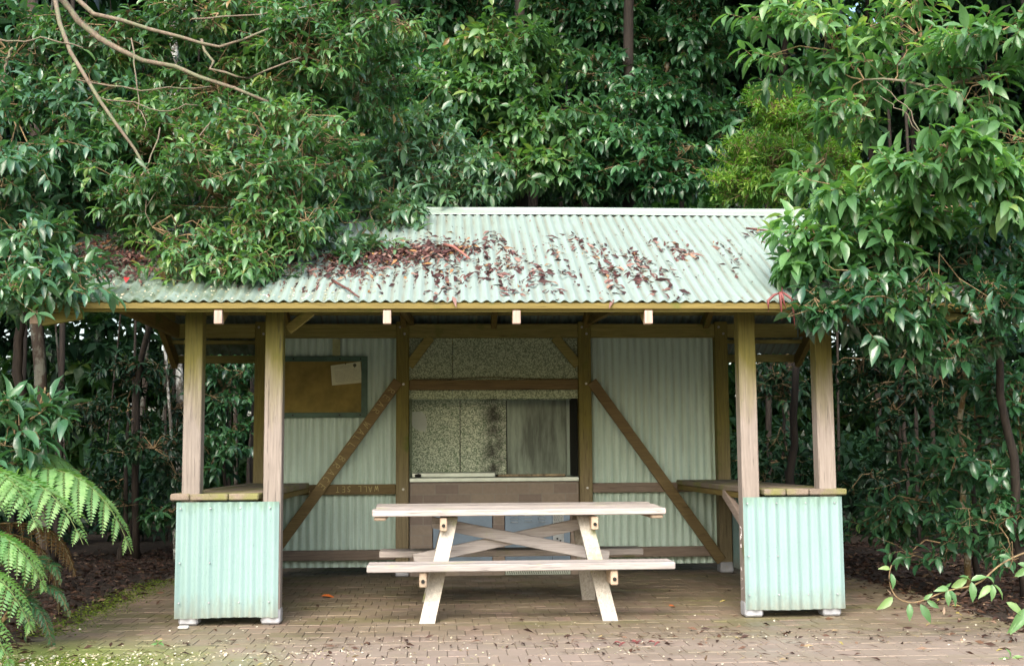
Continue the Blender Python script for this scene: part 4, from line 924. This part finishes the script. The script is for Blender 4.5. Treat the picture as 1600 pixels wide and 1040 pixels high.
for (u, v, sx, sy, n, pl) in ((660, 395, .22, .14, 520, .05), (590, 405, .3, .12, 460, .045), (540, 425, .25, .10, 220, .03), (620, 432, .25, .10, 90, 0), (170, 395, .22, .25, 420, .05), (215, 415, .25, .16, 300, .04), (150, 430, .3, .1, 160, .02), (330, 400, .5, .2, 200, .03),
                              (1300, 430, .15, .16, 170, .04), (1270, 370, .16, .07, 90, .03), (1400, 440, .3, .2, 150, .04), (500, 450, .25, .06, 60, 0), (730, 390, .10, .05, 50, .015)):
    litter_at(on_roof(u, v), sx, sy, n, pl)
for (u, v, n) in ((775, 380, 22), (800, 410, 26), (785, 440, 18), (840, 430, 22), (760, 420, 24), (890, 425, 10), (900, 380, 18), (935, 395, 22), (950, 430, 26), (990, 400, 20), (1005, 435, 24), (1030, 385, 14), (1060, 460, 10), (1080, 400, 16), (1060, 395, 10), (1130, 390, 10), (1150, 410, 8), (860, 390, 12), (810, 455, 12), (720, 440, 16), (700, 455, 12), (1030, 425, 12), (960, 460, 6), (1190, 370, 8), (870, 455, 6), (690, 430, 14)):
    litter_at(on_roof(u, v), .05, .13, int(n*1.9), .010, (.05, .14))
litter_at((0, .6, 0), 1.3, .5, 600, 0, (.02, .06))
leaf_mesh('roof_litter', np.array(P), np.array(D), np.array(NN), np.array(LL), .24, G_LITR, T4, rng=g, curl=g.uniform(-.1, .35, len(P)), kind='stuff', label='drifts of dead red-brown leaves lying on the corrugated roof')
n = 420; xs = g.uniform(-3.2, -.9, n); ys = EY+.02+np.abs(g.normal(size=n))*.22
leaf_mesh('fallen_petals', np.array([(x, y, roof_z(x, y)+.006) for x, y in zip(xs, ys)]), g.normal(size=(n, 3))*np.array([1, 1, .3]), np.array([0, -.4, 1.])+g.normal(size=(n, 3))*.3, g.uniform(.012, .024, n), .9, G_PET, T2, kind='stuff', label='tiny cream petals scattered on the left end of the roof')
# ground
def scatter(name, n, fx, L, ratio, mat, label, seed, z=.006, tm=T4, curl=(-.1, .3), tilt=.45):
    g = np.random.default_rng(seed); xy = fx(g, n); m = len(xy)
    return leaf_mesh(name, np.column_stack([xy, z+np.abs(g.normal(size=m))*.004]), g.normal(size=(m, 3))*np.array([1, 1, .12]), np.array([0, 0, 1.])+g.normal(size=(m, 3))*tilt, g.uniform(*L, m), ratio, mat, tm, rng=g, curl=g.uniform(*curl, m), kind='stuff', label=label)
def fpav(g, n):
    a = np.column_stack([g.uniform(-4.5, 3.6, n), -.75-np.abs(g.normal(size=n))*.55]); b = np.column_stack([g.uniform(-3, 3.2, n//5), g.uniform(-.9, 3.0, n//5)])
    c = np.column_stack([1.1+g.normal(size=n//5)*.7, -.75+g.normal(size=n//5)*.18]); return np.concatenate([a, b, c])
scatter('paving_leaves', 330, fpav, (.03, .085), .3, G_GND, 'dead leaves scattered over the pavers', 81, .008)
scatter('fallen_petals', 1300, lambda g, n: np.column_stack([-3.9+np.abs(g.normal(size=n))*1.55, -1.15-np.abs(g.normal(size=n))*.38]), (.010, .024), .9, G_PET, 'tiny cream petals scattered over the mossy front of the paving', 82, .005, T2)
scatter('petal_specks', 250, lambda g, n: np.column_stack([g.uniform(-3, 3.4, n), g.uniform(-1.9, .3, n)]), (.008, .02), .8, G_PET, 'small pale specks scattered over the pavers', 83, .005, T2)
def fsoil(g, n):
    a = np.column_stack([g.uniform(-8.5, -3.05, n), g.uniform(-1.2, 7, n)]); b = np.column_stack([g.uniform(3.25, 8, n), g.uniform(-1.2, 7, n)]); c = np.column_stack([g.uniform(-4, 4, n//3), g.uniform(4.3, 8, n//3)]); return np.concatenate([a, b, c])
scatter('leaf_litter', 11000, fsoil, (.04, .10), .32, G_SOIL, 'dark leaf litter covering the forest floor beside the paving', 84, .0, T4, (-.1, .4), .7)
def fmoss(g, n):
    a = np.column_stack([-3.13+g.normal(size=n)*.10, g.uniform(-.4, 3.2, n)]); b = np.column_stack([g.uniform(-5, -1.6, n), -1.25-np.abs(g.normal(size=n))*.5]); b = b[b[:, 0] < -2.1-.9*(b[:, 1]+1.2)*0-g.random(len(b))*.5]; return np.concatenate([a[:n//3], b])
scatter('moss', 15000, fmoss, (.008, .02), .6, G_MOSS, 'bright moss creeping over the left and front edge of the paving', 85, .0, T2, (0, .3), 1.0)

scatter('twig_debris', 420, lambda g, n: np.column_stack([g.uniform(-4, 3.8, n), -.6-np.abs(g.normal(size=n))*.6]), (.03, .11), .06, G_GND, 'thin dead twigs and needles scattered on the front pavers', 86, .006, T2, (-.1, .1), .4)
scatter('petal_specks', 450, lambda g, n: np.column_stack([g.uniform(-3, 3.6, n), -.7-np.abs(g.normal(size=n))*.5]), (.006, .016), .7, G_PET, 'small pale specks scattered over the front pavers', 87, .005, T2)
scatter('leaf_litter', 500, lambda g, n: np.column_stack([3.35+g.normal(size=n)*.25, g.uniform(-1.5, 3, n)]), (.03, .085), .3, G_GND, 'dead leaves drifted onto the right edge of the paving', 88, .006)
# --- individual fallen pieces
def single(name, label, cat, p, d, L, ratio, mat, nn=(0, -.2, 1), curl=.25):
    p = np.array(p, float); return leaf_mesh(name, np.zeros((1, 3))+p, np.array([d], float), np.array([nn], float), np.array([L]), ratio, mat, T8, None, p, rnd=np.array([.5]), curl=np.array([curl]), label=label, category=cat)
q_ = on_roof(199, 440); single('fallen_leaf', 'single bright red leaf on the left end of the roof', 'leaf', q_+np.array([0, 0, .03]), (.1, -1, -.3), .07, .6, m_redleaf)
single('fallen_leaf', 'orange dead leaf on the pavers behind the left panel', 'leaf', (-1.50, 1.55, .012), (1, .1, 0), .15, .4, m_orange)
single('fallen_leaf', 'small orange-red leaf on the pavers right of the table', 'leaf', (1.20, .62, .012), (1, .3, 0), .07, .6, m_orange)
def stick(name, label, pts, r, mat, cat='stick', sub=()):
    b = MB(); b.tube(pts, np.linspace(r, r*.55, len(pts)), 7); o = b.build(name, mat, None, pts[0], smooth=True); o['label'] = label; o['category'] = cat; return o
m_stick = plain('red_brown_stick', (.16, .06, .05), .6, 0, .4, 20)
def rp(u, v, h=.03): return tuple(on_roof(u, v)+np.array([0, 0, h]))
stick('dead_stick', 'red-brown dead stick lying askew at the eave, left of centre', [rp(519, 444), rp(530, 451), rp(543, 458), rp(561, 471)], .011, m_stick)
stick('dead_frond_sheath', 'pinkish curled bark strip lying on the big leaf drift', [rp(694, 392, .05), rp(708, 397, .06), rp(722, 405, .05), rp(734, 410, .03)], .013, plain('bark_strip', (.40, .17, .14), .6, 0, .3, 20), 'bark strip')
stick('dead_stick', 'long dark red twig on the right end of the roof', [rp(1166, 362), rp(1200, 366), rp(1240, 369), rp(1290, 373)], .009, m_stick)
hl = thing('hanging_dead_leaves', 'pink dead leaf cluster hooked over the eave by the right posts', 'dead leaves', P_(1215, 456, -.45))
hh = at(1222, 456, -.46)
MB().tube([tuple(on_roof(1222, 452)+np.array([0, 0, .02])), tuple(hh+np.array([0, 0, .01]))], .006, 6).build('stalk', m_stick, hl)
for (u1, v1, u2, v2) in ((1200, 470, 1201, 488), (1219, 462, 1222, 500), (1238, 468, 1242, 510), (1222, 462, 1228, 484)):
    MB().tube([tuple(hh), tuple(at((u1+1218)/2, (v1+452)/2, -.47)), tuple(at(u1, v1, -.48)), tuple(at(u2, v2, -.48))], [.005, .010, .011, .002], 6).build('dead_leaf', m_pink, hl, smooth=True)
rc = thing('dead_leaf_cluster', 'dark red crumpled leaf cluster on the front pavers right of the table', 'dead leaves', (.75, -1.12, 0))
for i in range(9):
    a = at(960+i*9, 1006+5*math.sin(i*1.3), -1.12); a = np.array([a[0], -1.10-.03*math.sin(i), .015]); d = (math.cos(i*2.1), math.sin(i*2.1)*.5, .1)
    leaf_mesh('leaf', a[None], np.array([d]), np.array([[.2*math.sin(i), -.3, 1]]), np.array([.06]), .3, m_pink, T8, rc, rnd=np.array([.5]), curl=np.array([.4]))
wc = thing('pale_chip', 'white paving chip beside the left outer post shoe', 'stone', (-2.25, -.14, 0))
MB().box(-2.285, -2.215, -.17, -.12, .003, .022, .006).build('chip', plain('white_chip', (.75, .75, .72), .7), wc)

# --- the rest of the forest: one mass, beyond and above what can be told apart
def mass(name, label, ells, seed, L, mat, **kw):
    f = foliage(ells, seed, L, **kw); return leaf_mesh(name, f['P'], f['D'], f['N'], f['L'], .42, mat, T2, rnd=f['r'], kind='stuff', label=label)
el = []; g = np.random.default_rng(5)
for i in range(60):
    x = g.uniform(-13, 14); y = 10.5+g.uniform(0, 5)+abs(x)*.1; z = g.uniform(3.0, 10.5); el.append(((x, y, z), (1.7, 1.2, 1.3)))
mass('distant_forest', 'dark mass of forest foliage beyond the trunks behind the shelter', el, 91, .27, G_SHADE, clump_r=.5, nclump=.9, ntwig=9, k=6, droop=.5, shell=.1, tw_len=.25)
el = []
for i in range(70):
    x = -19+38*(i % 35)/34; y = 18+g.uniform(0, 4); z = (1.6 if i < 35 else 6.5)+g.uniform(-1, 1.5); el.append(((x, y, z), (2.2, 1.5, 2.6)))
for i in range(24):
    x = -19+38*i/23; el.append(((x, 20+g.uniform(0, 3), 11+g.uniform(-1, 1.5)), (2.4, 1.5, 2.4)))
mass('distant_forest', 'far foliage glimpsed between the forest trunks', el, 92, .45, G_MID, clump_r=.9, nclump=2.0, ntwig=12, k=7, droop=.4, shell=.1, tw_len=.3)
el = []
for i in range(84):        # low undergrowth, left and right of the shelter
    s = -1 if i < 42 else 1; x = s*g.uniform(3.3, 9.5); y = g.uniform(5.6, 11.5); z = g.uniform(.1, 1.5); el.append(((x, y, z), (.8, .6, .5)))
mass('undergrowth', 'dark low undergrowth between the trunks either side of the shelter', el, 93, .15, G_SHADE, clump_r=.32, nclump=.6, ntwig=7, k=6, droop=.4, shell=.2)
el = []
for i in range(90):        # closed canopy overhead and the forest either side of the clearing, unseen, added to darken the forest
    x = g.uniform(-13, 13); y = g.uniform(4.0, 16); z = g.uniform(8.6, 11)
    if i % 3 == 0: x = g.choice([-1, 1])*g.uniform(8, 13); y = g.uniform(-2, 15); z = g.uniform(.8, 9)
    el.append(((x, y, z), (1.9, 1.6, .9)))
for i in range(36):
    s = -1 if i < 18 else 1; el.append(((s*g.uniform(6.4, 9.5)+.6, g.uniform(-2, 5), g.uniform(.8, 8)), (.9, 1.5, 1.2)))
for i in range(20):
    s = -1 if i < 10 else 1; el.append(((s*g.uniform(3.5, 8), g.uniform(3.5, 9), g.uniform(7.9, 9)), (1.2, 1.2, .5)))
mass('canopy', 'closed forest canopy added unseen above and either side of the shelter to block skylight', el, 94, .36, G_SHADE, clump_r=.6, nclump=.8, ntwig=9, k=6, droop=.3, shell=.1, tw_len=.3)
